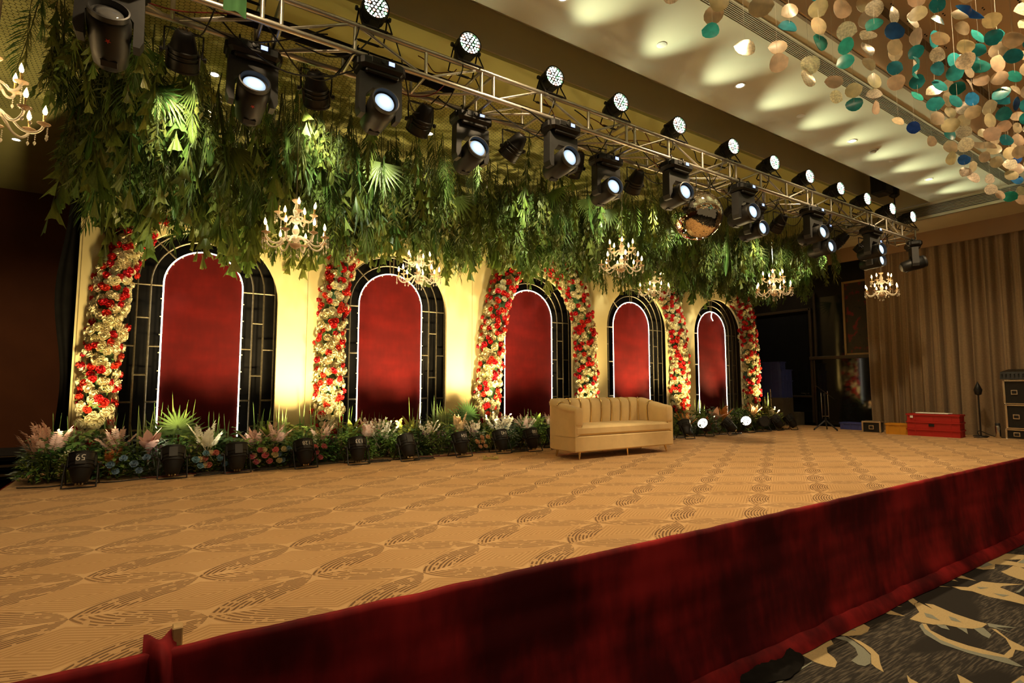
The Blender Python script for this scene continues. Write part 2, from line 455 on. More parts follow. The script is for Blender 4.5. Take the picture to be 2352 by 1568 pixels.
# flat woven figures of the hall carpet (x, y on the hall floor)
MOTIF = [('c',[(4.17,2.477),(4.092,2.394),(4.039,2.303),(4.015,2.199),(4.03,2.121),(4.059,2.083),(4.147,2.113),(4.193,2.154),(4.235,2.224),(4.308,2.266),(4.409,2.266),(4.482,2.327),(4.525,2.413),(4.529,2.47),(4.336,2.465)]),('c',[(4.542,2.477),(4.736,2.488),(4.903,2.492),(4.952,2.404),(4.982,2.311),(4.955,2.252),(4.858,2.225),(4.745,2.226),(4.636,2.278),(4.574,2.352),(4.525,2.413)]),('g',[(4.898,2.479),(4.862,2.406),(4.797,2.28),(4.739,2.347),(4.736,2.41),(4.709,2.474)]),('g',[(4.517,2.319),(4.61,2.286),(4.586,2.204),(4.528,2.109),(4.456,2.03),(4.325,1.973),(4.25,1.976),(4.23,2.012),(4.251,2.068),(4.379,2.08),(4.476,2.143),(4.542,2.233)]),('c',[(4.641,2.28),(4.631,2.175),(4.581,2.075),(4.507,1.997),(4.382,1.935),(4.273,1.868),(4.294,1.925),(4.329,1.97),(4.48,2.039),(4.552,2.12),(4.611,2.215)]),('c',[(5.433,2.477),(5.615,2.464),(6.133,2.5),(5.901,2.265),(5.778,2.252),(6.0,2.459),(5.62,2.437),(5.628,2.368),(5.652,2.29),(5.531,2.395),(5.474,2.306),(5.443,2.188),(5.372,2.286),(5.378,2.386)]),('c',[(5.219,2.472),(5.433,2.477),(5.328,2.437),(5.234,2.445)]),('c',[(5.814,2.265),(5.893,2.251),(5.815,2.118),(5.905,2.213),(5.942,2.162),(5.861,1.983),(5.836,1.832),(5.838,1.751),(5.718,1.752),(5.619,1.786),(5.556,1.858),(5.524,1.941),(5.448,1.991),(5.417,2.058),(5.409,2.144),(5.643,2.16)]),('g',[(5.661,2.131),(5.666,2.076),(5.585,1.99),(5.576,2.085)]),('g',[(5.751,1.987),(5.749,1.938),(5.693,1.877),(5.67,1.941)]),('g',[(5.467,1.978),(5.518,1.929),(5.438,1.875),(5.427,1.927)]),('g',[(5.541,1.862),(5.588,1.813),(5.468,1.767),(5.518,1.823)]),('g',[(5.629,1.78),(5.721,1.744),(5.609,1.661),(5.515,1.651),(5.545,1.703)]),('g',[(5.855,1.756),(5.942,1.59),(5.812,1.69),(5.788,1.572),(5.781,1.726)]),('g',[(5.321,2.043),(5.402,2.052),(5.299,1.996),(5.17,1.85),(5.139,1.709),(5.162,1.593),(5.236,1.471),(5.168,1.364),(5.14,1.394),(5.117,1.501),(5.09,1.653),(5.096,1.816),(5.182,1.954)]),('c',[(5.402,2.052),(5.415,2.028),(5.307,1.961),(5.243,1.829),(5.237,1.697),(5.277,1.498),(5.455,1.503),(5.624,1.58),(5.751,1.7),(5.773,1.68),(5.62,1.555),(5.562,1.458),(5.47,1.436),(5.451,1.48),(5.296,1.456),(5.227,1.465),(5.162,1.593),(5.139,1.709),(5.17,1.85),(5.299,1.996)]),('c',[(7.548,2.523),(8.308,2.484),(8.534,2.177),(8.33,2.128),(8.098,2.251),(8.137,2.081),(8.012,2.051),(7.839,2.247),(7.627,2.195),(7.499,2.253),(7.474,2.376)]),('g',[(7.734,2.519),(8.226,2.473),(8.075,2.355),(7.918,2.398),(7.79,2.252),(7.571,2.285)]),('c',[(6.285,2.511),(6.772,2.474),(7.139,2.514),(7.225,2.432),(6.945,2.485),(7.017,2.413),(7.087,2.317),(7.017,2.17),(6.963,2.325),(6.941,2.388),(6.84,2.262),(6.806,2.355),(6.808,2.45),(6.468,2.414),(6.596,2.241),(6.47,2.345)]),('c',[(6.619,2.248),(6.733,2.151),(7.049,2.135),(7.106,2.042),(7.29,1.876),(7.056,1.975),(6.985,1.978),(6.862,1.773),(6.625,1.715),(6.622,1.812),(6.589,1.952),(6.631,2.089),(6.586,2.161)]),('g',[(6.801,2.107),(6.88,2.033),(6.766,2.064)]),('g',[(6.731,1.961),(6.796,1.857),(6.697,1.881)]),('g',[(3.528,2.198),(4.008,2.215),(3.988,2.205),(3.559,2.178)]),('c',[(4.367,1.767),(4.33,1.729),(4.321,1.694),(4.288,1.635),(4.23,1.683),(4.275,1.724)]),('c',[(4.664,1.584),(4.649,1.541),(4.617,1.48),(4.572,1.43),(4.506,1.512)])]
# ================================================================ the setting
HF = -0.96          # hall floor; the stage carpet is z = 0
CZ = 4.66           # ceiling

floor = struct('floor', MB().box((4, 3.5, HF - .05), (24, 23, .1)).mesh('floor', MT['hall_carpet']))
k_ = 0
for (dx, dy, dz) in ((0, 0, .002), (-3.3, -1.15, .003), (3.4, -.35, .003)):
    for kind, poly in MOTIF:
        k_ += 1
        z1 = HF + dz + (.0015 if kind == 'g' else 0)
        mb = MB(); n = len(poly)
        mb.add([(x + dx, y + dy, z1) for x, y in poly], [tuple(range(n))])
        me = mb.mesh('carpet_motif', MT['motif_cream' if kind == 'c' else 'motif_grey'])
        obj('carpet_motif', me, floor)

# stage platform
mb = MB()
mb.box((6.4, 5.45, -.02), (15.2, 5.9, .04))
stage = struct('stage_floor', mb.mesh('stage_floor', MT['stage_carpet']))
mb = MB()
mb.box((6.4, 5.45, HF / 2 - .02), (15.1, 5.8, -HF - .04))
obj('stage_body', mb.mesh('stage_body', MT['black_floor']), stage)
mb = MB().box((13.1, 9.6, -.06), (4.4, 2.4, .08)); mb.box((13.1, 9.6, HF / 2 - .05), (4.3, 2.3, -HF - .1))
struct('floor_wing', mb.mesh('floor_wing', MT['black_floor']))

# ceiling -----------------------------------------------------------
XE = 12.85
mb = MB()
mb.box((3.4, 3.70, CZ + .03), (2 * (XE - 3.4), 1.2, .06))           # bright strip y 3.10 .. 4.30
mb.box((3.4, 2.825, CZ + .03), (2 * (XE - 3.4), .25, .06))          # strip between grille and coffer
struct('ceiling', mb.mesh('ceiling', MT['ceiling']))
mb = MB()
mb.box((3.4, 4.62, 5.21), (2 * (XE - 3.4), .68, .06))               # channel top
mb.box((3.4, 4.29, 4.94), (2 * (XE - 3.4), .02, .48))
mb.box((3.4, 4.95, 4.94), (2 * (XE - 3.4), .02, .48))
mb.box((XE + .03, 4.62, 4.94), (.06, .68, .5))
struct('ceiling_channel', mb.mesh('ceiling_channel', MT['ceiling']))
mb = MB().box((3.4, 9.18, CZ + .03), (2 * (XE - 3.4) , 8.44, .06))
mb.box((13.5, 9.3, CZ + .03), (1.3, 8.3, .06))
struct('ceiling_stage', mb.mesh('ceiling_stage', MT['ceiling_stage']))
mb = MB()
mb.box((3.4, 2.69, 5.03), (2 * (XE - 3.4), .02, .74))               # coffer side
mb.box((3.4, -.3, 5.43), (2 * (XE - 3.4), 6.0, .06))                # coffer top
mb.box((XE, -.3, 5.03), (.02, 6.0, .76))
struct('ceiling_coffer', mb.mesh('ceiling_coffer', MT['coffer']))
mb = MB().box((3.4, 2.66, 5.37), (2 * (XE - 3.4), .05, .06)); struct('trim_1', mb.mesh('trim_1', MT['coffer_trim']))
mb = MB().box((3.4, 2.71, CZ - .006), (2 * (XE - 3.4), .03, .012)); struct('trim_2', mb.mesh('trim_2', MT['coffer_trim']))
mb = MB().box((3.4, 3.115, CZ - .006), (2 * (XE - 3.4), .02, .012)); mb.box((3.4, 2.94, CZ - .006), (2 * (XE - 3.4), .02, .012))
struct('trim_3', mb.mesh('trim_3', MT['ceiling']))
# right side: soffit, side grille, bulkhead above the curtain
mb = MB()
mb.box((13.45, 2.6, 4.36 + .03), (1.2, 11, .06))
mb.box((XE + .02, 2.6, 4.38), (.03, 11, .04)); mb.box((XE + .02, 2.6, 4.645), (.03, 11, .05))
mb.box((13.3, 2.6, 4.69), (.9, 3.4, .05))
struct('ceiling_soffit', mb.mesh('ceiling_soffit', MT['ceiling']))
mb = MB().box((13.99, 2.6, 4.2), (.06, 11, .36)); struct('trim_4', mb.mesh('trim_4', pm('bulkhead_paint', (.34, .22, .12), .05, 2, .8)))

# linear grilles: dark slot box + real slats
def grille(name, label, x0, x1, c, w, horizontal):
    t = thing(name, label, 'air grille', (0, 0, 0))
    L = x1 - x0; xm = (x0 + x1) / 2
    mb = MB()
    if horizontal: mb.box((xm, c[0], c[1] + .04), (L, w, .03))
    else: mb.box((c[0] + .05, xm, c[1]), (.03, L, w))
    obj('slot_back', mb.mesh('slot_back', MT['grille_dark']), t)
    mb = MB()
    n = 8
    for i in range(n):
        o = -w / 2 + w * (i + .5) / n
        if horizontal: mb.box((xm, c[0] + o, c[1] + .005), (L, w / n * .5, .03))
        else: mb.box((c[0] + .01, xm, c[1] + o), (.03, L, w / n * .5))
    s = obj('slats', mb.mesh('slats', MT['grille']), t); s['kind'] = 'stuff'
grille('ceiling_grille', 'long slatted air grille set flush in the cream ceiling', -6, XE, (3.025, CZ), .15, True)
grille('side_grille', 'long slatted air grille above the white soffit over the curtains', -2.8, 8.0, (XE, 4.51), .22, False)

# walls ---------------------------------------------------------------
mb = MB().box((4, 13.45, 1.85), (24, .1, 5.7)); struct('wall_back', mb.mesh('wall_back', MT['wall_brown']))
mb = MB().box((14.5, 3.5, 1.85), (.1, 20, 5.7)); struct('wall_right', mb.mesh('wall_right', MT['wall_dark']))
mb = MB().box((-7.5, 3.5, 1.85), (.1, 20, 5.7)); struct('wall_left', mb.mesh('wall_left', MT['wall_brown']))

# door frames in the dark wing
def bars(name, lst, m):
    mb = MB()
    for c, s in lst: mb.box(c, s, bev=.006)
    return mb.mesh(name, m)
MT['frame_dark'] = pm('dark_door_frame', (.045, .032, .02), .2, 10, .35)
MT['glass_dark'] = pm('dark_glass', (.010, .011, .013), .2, 4, .07, spec=.6)
d1 = struct('door_1', bars('door_1', [((14.40, 7.62, 1.55), (.08, .06, 3.0)), ((14.40, 9.2, 1.55), (.08, .06, 3.0)), ((14.40, 8.4, 3.02), (.08, 1.6, .07)), ((14.40, 8.4, .72), (.07, 1.55, .05))], MT['frame_dark']))
obj('glass_pane', MB().box((14.43, 8.4, 1.5), (.02, 1.5, 2.9)).mesh('glass_pane', MT['glass_dark']), d1)
obj('door_handle', MB().tube([(14.36, 7.80, .78), (14.33, 7.80, .80), (14.33, 7.90, .80)], .012).mesh('door_handle', MT['silver']), d1)
d2 = struct('door_2', bars('door_2', [((14.38, 6.9, 1.72), (.1, 1.5, .08)), ((14.40, 7.5, 2.6), (.06, .05, 1.7)), ((14.40, 7.56, .82), (.06, .04, 1.7))], MT['frame_dark']))
obj('glass_pane', MB().box((14.43, 6.8, 1.6), (.02, 1.45, 3.4)).mesh('glass_pane', MT['glass_dark']), d2)
t = thing('painting', 'framed red and gold picture hanging in the dark beside the curtain', 'picture', (14.40, 6.45, 2.68))
m_, nt_, b_ = nodes_of('painting_canvas'); g_ = NG(nt_); tc_ = nt_.nodes.new('ShaderNodeTexCoord')
nn = g_.noise(g_.mapv(tc_.outputs['Object'], sc=(1, 1, .8)), 7.0, 5.0)
nt_.links.new(g_.mix(g_.smooth(nn, .54, .66), g_.mix(g_.smooth(nn, .3, .4), (.008, .010, .005), (.03, .022, .008)), (.16, .008, .006)), b_.inputs['Base Color'])
obj('canvas', MB().box((0, 0, 0), (.02, .60, 1.75)).mesh('canvas', m_), t)
mb = MB(); mb.box((-.01, .31, 0), (.05, .045, 1.85)); mb.box((-.01, -.31, 0), (.05, .045, 1.85)); mb.box((-.01, 0, .9), (.05, .62, .05)); mb.box((-.01, 0, -.9), (.05, .62, .05))
obj('frame', mb.mesh('frame', pm('dull_gold_frame', (.30, .20, .08), .1, 9, .5)), t)

# curtains on the right wall -------------------------------------------
def curtain(name, label, x, y0, y1, z0, z1, mat, seed, amp=.075, folds=9):
    r = random.Random(seed)
    ph = [r.uniform(0, 6.28) for _ in range(6)]
    L = y1 - y0
    def fn(u, v):
        y = y0 + L * u
        z = z0 + (z1 - z0) * v
        w = 1.0 - .35 * v
        q = u * folds * 2 * PI + .35 * math.sin(z * .5 + ph[3]) * (1 - v)
        a = amp * w * (math.sin(q + ph[0] + 1.2 * math.sin(u * 9 + ph[2])) + .5 * math.sin(q * 2.13 + ph[1]))
        return (x + a, y + .04 * math.sin(q * .9 + 1) * (1 - v), z)
    o = obj(name, MB().grid(fn, int(folds * 16), 14).mesh(name, mat, 180))
    return tag(o, label, 'curtain')
curtain('drape_curtain', 'pleated beige floor length curtain behind the red and yellow crates', 14.12, 2.95, 6.15, HF, 4.06, MT['curtain'], 3, .095, 13)
curtain('drape_curtain', 'pleated curtain hanging behind the tall black equipment rack', 14.30, -2.0, 3.0, HF, 4.06, MT['curtain'], 9, .05, 16)
# black masking cloth at the left end of the backdrop
def fnb(u, v):
    x = -1.02 + .25 * u + .05 * math.sin(v * 7.0) * (1 - u) + .03 * math.sin(v * 17 + 1) * (1 - u)
    return (x + .10 * (v - .2) * (1 - u), 8.35 + .03 * math.sin(u * 14), HF + v * (4.2 - HF))
tag(obj('masking_cloth', MB().grid(fnb, 14, 30).mesh('masking_cloth', MT['black_cloth'], 180)), 'black masking cloth hanging at the left end of the cream backdrop', 'cloth')
# stacked decks behind the stage, far left
for i in range(3):
    z = .10 - i * .115
    t = thing('stacked_deck', ['top dark deck board of the stack behind the left stage edge', 'middle dark deck board of the stack behind the left stage edge', 'lowest dark deck board of the stack behind the left stage edge'][i], 'deck board', (-3.0, 10.0, z), group='stacked decks')
    obj('board', MB().box((0, 0, -.02), (3.4, 1.2, .07)).mesh('board', MT['black_floor']), t)
    obj('edge_strip', MB().box((0, -.61, 0), (3.4, .02, .03 if i else .012)).mesh('edge_strip', pm('deck_edge', (.20, .13, .06), .15, 8, .6)), t)
tag(obj('deck_trolley', MB().box((-3.0, 10.05, -.58), (3.3, 1.1, .68)).mesh('deck_trolley', MT['black_floor'])), 'black cart under the stacked decks at far left', 'cart')

# stage skirt ------------------------------------------------------------
def skirt():
    def fn(u, v):
        x = -1.25 + 15.3 * u
        n1 = mnoise.noise((x * 1.3, v * 2.2, 0.0)); n2 = mnoise.noise((x * 5.0, v * 1.4, 4.0)); n3 = mnoise.noise((x * .8, v * 9.0, 7.0))
        if v < .06:
            k = v / .06
            return (x, 2.515 - .025 * k, .010 + .006 * n2 - .002 * k)
        w = (v - .06) / .94
        flare = .03 * w + .07 * w ** 5
        y = 2.485 - flare + (.022 * n1 + .010 * n2 + .008 * n3) * min(1, w * 4)
        return (x, y, .008 - .962 * w + .006 * n2)
    o = obj('stage_skirt', MB().grid(fn, 460, 34).mesh('stage_skirt', MT['skirt'], 180))
    tag(o, 'dark red velvet skirt stretched along the front of the stage', 'stage skirt')
    def fh(u, v):
        x = -1.25 + 15.3 * u
        n1 = mnoise.noise((x * 1.1, v, 3.0)); n2 = mnoise.noise((x * 4.0, v, 9.0))
        return (x, 2.385 - .075 * v - .018 * n1 - .014 * math.sin(v * PI) + .006 * n2, HF + .10 - .092 * v + .012 * n2 * (1 - v) + .02 * n1 * (1 - v))
    obj('hem', MB().grid(fh, 380, 6).mesh('hem', MT['skirt'], 180), o)
skirt()
# loose corner of cloth over the stage edge
def fc(u, v):
    w = .05 + .075 * v
    x = .055 + (u - .5) * 2 * w + .015 * math.sin(v * 4)
    y = 2.50 - .06 * math.sin(u * PI) * (1 - .4 * v) - .05 * v + .02 * math.sin(u * 9)
    z = .05 - .85 * v + (.02 * math.sin(u * PI) if v < .1 else 0)
    if v < .07: y += .10 * (1 - v / .07); z = .045
    return (x, y, z)
tag(obj('loose_cloth', MB().grid(fc, 14, 26).mesh('loose_cloth', MT['skirt'], 180)), 'loose corner of red velvet folded over the stage edge, lower left', 'cloth')
tag(obj('wood_peg', MB().box((.115, 2.56, .035), (.035, .06, .07), bev=.004).mesh('wood_peg', MT['wood'])), 'short raw wooden peg beside the loose red cloth corner', 'peg')
# crumpled black cloth at the foot of the skirt
def fk(u, v):
    x = 3.30 + .75 * u; n = mnoise.noise((x * 7, v * 5, 1.0)); n2 = mnoise.noise((x * 16, v * 9, 5.0))
    e = math.sin(u * PI) ** .5
    return (x, 2.40 - (.05 + .17 * e) * v + .02 * n, HF + .012 + max(0, (.05 + .05 * n + .03 * n2) * math.sin(v * PI) * e))
tag(obj('crumpled_cloth', MB().grid(fk, 36, 12).mesh('crumpled_cloth', MT['black_cloth'], 180)), 'crumpled black cloth poking out under the red skirt', 'cloth')
def fl(u, v):
    y = 2.5 + 5.9 * u; n = mnoise.noise((y * 2, v * 2, 0))
    return (-1.20 - .03 * v - .02 * n * v, y, .012 - .96 * v)
tag(obj('side_skirt', MB().grid(fl, 60, 8).mesh('side_skirt', MT['skirt'], 180)), 'red velvet skirt along the left side of the stage', 'stage skirt')

# ceiling fittings -----------------------------------------------------
me_ring = MB().lathe([(.045, -.004), (.062, -.008), (.065, 0), (.065, .01), (.045, .01)], 20, caps=False).mesh('ring', MT['white_plastic'], 40)
me_lens = MB().lathe([(.0, .0), (.047, .0)], 20).mesh('lens', MT['downlight'])
def downlight(x, y, z, label, e, ang=125, aim=None, grp='ceiling downlights'):
    t = thing('ceiling_downlight', label, 'downlight', (x, y, z), group=grp)
    obj('ring', me_ring, t); obj('lens', me_lens, t, loc=(0, 0, -.002))
    o = light('downlight_lamp', 'SPOT', (0, 0, -.03), e, (1, .72, .40), None, (0, 0, -1) if aim is None else aim, ang, .9, .06)
    o.parent = t
DLX = [-2.46, .30, 3.06, 5.82, 8.58, 11.34]
for i, x in enumerate(DLX):
    downlight(x, 3.80, CZ, 'round downlight in the cream ceiling strip, %s from left' % ORD[i], E_ROW * (.3, .6, 1.1, 1.1, 1.0, 1.0)[i], 130)
for i, x in enumerate([.42, 3.18, 5.95, 8.7, 11.4]):
    downlight(x, 7.05, CZ, 'round downlight in the green-lit ceiling behind the net, %s from left' % ORD[i], E_BACK, 120)
for i, x in enumerate([1.2, 3.95, 6.7, 9.45]):
    downlight(x, 1.50, 5.385, 'round downlight in the coffer among the capiz strands, %s from left' % ORD[i], E_COF, 130)
for i, x in enumerate([-4.6, -1.9]):
    downlight(x, 10.6, CZ, ['added fill downlight in the far left ceiling, out by the wall', 'added fill downlight in the far left ceiling, nearer the backdrop'][i], E_LEFT_FILL, 140)  # added out of view to brighten the brown wall behind the stage
downlight(13.3, 8.5, CZ, 'added fill downlight high in the dark wing at right', E_WING_FILL, 120)  # added to lift the boxes in the wing, no source known there
def smoke(x, y, label, big):
    t = thing('smoke_detector' if big else 'sprinkler_plate', label, 'detector' if big else 'sprinkler', (x, y, CZ))
    if big:
        obj('base', MB().lathe([(.0, -.02), (.06, -.02), (.07, -.006), (.07, 0)], 20).mesh('base', MT['white_plastic'], 40), t)
        obj('sensor', MB().lathe([(0, -.05), (.03, -.05), (.042, -.035), (.042, -.02)], 16).mesh('sensor', MT['white_plastic'], 40), t)
        obj('guard', MB().lathe([(.043, -.03), (.046, -.028), (.043, -.024)], 16).mesh('guard', MT['grey_plastic']), t)
    else:
        obj('plate', MB().lathe([(0, -.012), (.035, -.010), (.055, -.004), (.055, 0)], 20).mesh('plate', MT['white_plastic'], 40), t)
smoke(4.40, 3.78, 'round sprinkler plate on the cream ceiling, nearest of the three', False)
smoke(7.18, 3.80, 'round sprinkler plate on the cream ceiling, middle one', False)
smoke(9.90, 3.79, 'round sprinkler plate on the cream ceiling, farthest one', False)
smoke(9.20, 3.78, 'round smoke detector standing proud of the cream ceiling', True)
# ================================================================ arched backdrop
EDGES = [-.79, 1.76, 4.43, 7.07, 9.79, 12.35]
ACX = [.49, 3.076, 5.735, 8.383, 11.058]
LEDH = [.445, .505, .515, .515, .50]
PH = 3.8
ARCHNAME = ['leftmost', 'second from left', 'middle', 'fourth from left', 'rightmost']
def arc(cx, a, zs, n=24, z0=None, top=None):
    b = (top - zs) if top else a
    return [(cx + a * math.cos(PI * k / n), zs + b * math.sin(PI * k / n)) for k in range(n + 1)]   # right to left
MT['brown_sheer'] = pm('brown_sheer', (.045, .03, .016), .25, 12, .8)
for i in range(5):
    x0, x1, cx = EDGES[i] + .004, EDGES[i + 1] - .004, ACX[i]
    t = thing('backdrop_panel', 'cream arched backdrop panel with red velvet centre, %s' % ARCHNAME[i], 'backdrop panel', (cx, 8.0, 0), group='arched backdrop panels')
    a, zs = .88, 2.15
    pl = [(x1 - cx, 0), (x1 - cx, PH), (x0 - cx, PH), (x0 - cx, 0), (-a, 0)] + list(reversed(arc(0, a, zs))) + [(a, 0)]
    obj('board', MB().extrude(pl[::-1], 0, .05).mesh('board', MT['cream_panel']), t)
    mb = MB().box((x0 - cx - .004, .02, PH / 2), (.006, .03, PH)); obj('seam', mb.mesh('seam', MT['seam']), t)
    mb = MB().box((0, .36, 1.7), (2.55, .01, 3.4))
    obj('black_cloth', mb.mesh('black_cloth', MT['black_cloth']), t)
    if i == 4:
        def fs(u, v): return (.50 + .75 * u, .30 + .025 * math.sin(u * 46), .02 + 3.2 * v)
        obj('sheer_cloth', MB().grid(fs, 60, 2).mesh('sheer_cloth', MT['brown_sheer'], 180), t)
    # red velvet inner panel
    h = LEDH[i]; zr = 2.755 - h
    pl = [(h, 0.02)] + arc(0, h, zr) + [(-h, 0.02)]
    rp = obj('velvet_panel', MB().extrude(pl, .20, .235).mesh('velvet_panel', MT['red_velvet']), t)
    rp['label'] = 'red velvet arched panel'
    pts = [(h + .012, .195, .30)] + [(x, .195, z) for x, z in arc(0, h + .012, zr, 28)] + [(-h - .012, .195, .30)]
    o = obj('neon_strip', MB().tube(pts, .0088, 8).mesh('neon_strip', MT['neon'], 60), t); o['label'] = 'lit warm white neon strip'
    if i == 4:
        obj('neon_tail', MB().tube(bezier([(.05, .19, 2.765), (.0, .18, 2.72), (-.02, .175, 2.63), (.03, .17, 2.55)], 6), .011, 6).mesh('neon_tail', MT['neon'], 60), t)
    # clips on the strip
    mb = MB()
    for k in range(9):
        z = .5 + k * .23
        if z < zr:
            for s in (-1, 1): mb.box((s * (h + .02), .195, z), (.035, .012, .012))
    for k in range(1, 10):
        an = PI * k / 10
        mb.box(((h + .0) * math.cos(an), .195, zr + (h) * math.sin(an)), (.012, .012, .03))
    o = obj('strip_clips', mb.mesh('strip_clips', MT['white_plastic']), t); o['kind'] = 'stuff'
    # lattice of dull metal tube
    def bar(p, q, n=4, r=.0115):
        obj('lattice_bar', MB().tube([p, q], r, n).mesh('lattice_bar', MT['tube_gold']), t)
    W1, W2, W3 = h + .145, h + .285, h + .43
    Y = .20
    for w in (W1, W2, W3):
        pts = [(w, Y, .02), (w, Y, 1.2)] + [(x, Y, z) for x, z in arc(0, w, zr, 24)] + [(-w, Y, 1.2), (-w, Y, .02)]
        obj('lattice_arch', MB().tube(pts, .0115, 4).mesh('lattice_arch', MT['tube_gold']), t)
    for s in (-1, 1):
        for (u, v, z) in ((h + .02, W1, zr - .03), (W1, W2, zr - .03), (W2, W3, zr - .03), (W1, W2, 1.86), (h + .02, W1, 1.50), (W2, W3, 1.50), (W1, W2, 1.14), (h + .02, W1, .80), (W2, W3, .80), (W1, W2, .45)):
            bar((s * u, Y, z), (s * v, Y, z))
    for an in (45, 87.5, 92.5, 135):
        c, s_ = math.cos(R(an)), math.sin(R(an))
        bar(((h + .02) * c, Y, zr + (h + .02) * s_), ((W3 + .1) * c, Y, zr + (W3 + .1) * s_))
# side return at both ends
for nm, x in (('left', EDGES[0] - .015), ('right', EDGES[-1] + .015)):
    tag(obj('backdrop_return', MB().box((x, 8.2, PH / 2), (.02, .40, PH)).mesh('backdrop_return', MT['cream_panel'])), 'narrow cream board closing the %s end of the backdrop' % nm, 'board')

# ================================================================ flowers
def petal(mb, M, L, W, lift, mi=0, cup=.3):
    vs_ = [(-W * .25, 0, 0), (W * .25, 0, 0), (W * .5, L * .6, lift * .5), (W * .3, L, lift), (-W * .3, L, lift * 1.1), (-W * .5, L * .6, lift * .5), (0, L * .6, lift * .5 - W * cup)]
    mb.add(vs_, [(0, 1, 6), (1, 2, 6), (2, 3, 6), (3, 4, 6), (4, 5, 6), (5, 0, 6)], M, mi)
def bloom_mesh(name, mat, seed, layers, size, ruffle=.25):
    r = random.Random(seed); mb = MB()
    for (n, L, W, tilt, z) in layers:
        a0 = r.uniform(0, 6)
        for k in range(n):
            M = T(0, 0, z * size, 0, 0, a0 + 2 * PI * k / n + r.uniform(-.15, .15)) @ T(0, .06 * size, 0, rx=tilt + r.uniform(-ruffle, ruffle))
            petal(mb, M, L * size, W * size, .06 * size * r.uniform(0, 2))
    return mb.mesh(name, mat)
CARN = [(7, .50, .46, .15, 0.02), (6, .42, .42, .55, .10), (5, .32, .36, .95, .16), (3, .22, .3, 1.3, .2)]
ROSE = [(6, .48, .52, .3, 0.0), (5, .38, .46, .8, .08), (4, .28, .4, 1.15, .12)]
MUM = [(12, .52, .14, .1, 0.0), (11, .44, .14, .5, .06), (8, .3, .12, .95, .1)]
red_meshes = [bloom_mesh('red_carnation', MT['rose_red'], s, CARN, .092) for s in (1, 2, 3)]
white_meshes = [bloom_mesh('white_carnation', MT['rose_white'], s, CARN, .096) for s in (4, 5)] + [bloom_mesh('white_rose', MT['rose_white'], s, ROSE, .096) for s in (6, 7)]
mum_mesh = bloom_mesh('white_chrysanthemum', MT['rose_white'], 8, MUM, .16)

def leafb(mb, M, L, W, n=3, droop=.25, fold=.18, mi=0, tip=1.0):
    """a folded leaf blade growing along +y of M"""
    vs_ = []; fs = []
    for i in range(n + 1):
        s = i / n
        w = W * .5 * (math.sin(PI * min(1, (s * .86 + .10))) ** .8) * (1 if s < .999 else .08)
        z = -droop * L * s * s
        vs_ += [(-w, L * s, z + fold * w), (0, L * s, z), (w, L * s, z + fold * w)]
    for i in range(n):
        b = i * 3
        fs += [(b, b + 1, b + 4, b + 3), (b + 1, b + 2, b + 5, b + 4)]
    mb.add(vs_, fs, M, mi)

COLS = [
 ('tall leaning flower column at the left end of the backdrop', [(-.57, .05), (-.57, .5), (-.555, .93), (-.505, 1.63), (-.455, 2.26), (-.32, 2.67), (-.21, 2.94), (.06, 3.3)], .155),
 ('red and white flower column between the first two arches', [(2.05, .05), (2.045, .5), (2.06, 1.04), (2.055, 1.53), (2.10, 2.28), (2.235, 2.9), (2.42, 3.3)], .168),
 ('flower column climbing the left side of the middle arch', [(4.62, .05), (4.63, .65), (4.685, 1.26), (4.80, 2.23), (5.02, 2.85), (5.20, 3.1), (5.5, 3.33)], .19),
 ('flower column climbing the right side of the middle arch', [(6.82, .05), (6.81, .8), (6.795, 1.7), (6.70, 2.37), (6.40, 3.0), (6.2, 3.17), (5.9, 3.36)], .195),
 ('flower column between the fourth arch and the rightmost arch', [(9.42, .05), (9.425, .6), (9.445, 1.52), (9.35, 2.37), (9.16, 2.83), (8.85, 3.25)], .185),
 ('flower column at the right end of the backdrop', [(12.0, .05), (12.0, .5), (12.01, 1.58), (11.9, 2.5), (11.73, 2.95), (11.4, 3.3)], .195)]
me_sprigs = []
for s in range(2):
    mb = MB(); r = random.Random(50 + s)
    for k in range(5):
        leafb(mb, T(0, 0, 0, rx=r.uniform(.3, 1.2), rz=r.uniform(0, 6.3)), r.uniform(.05, .08), .022, 2)
    me_sprigs.append(mb.mesh('leaf_tuft', MT['bed_green']))
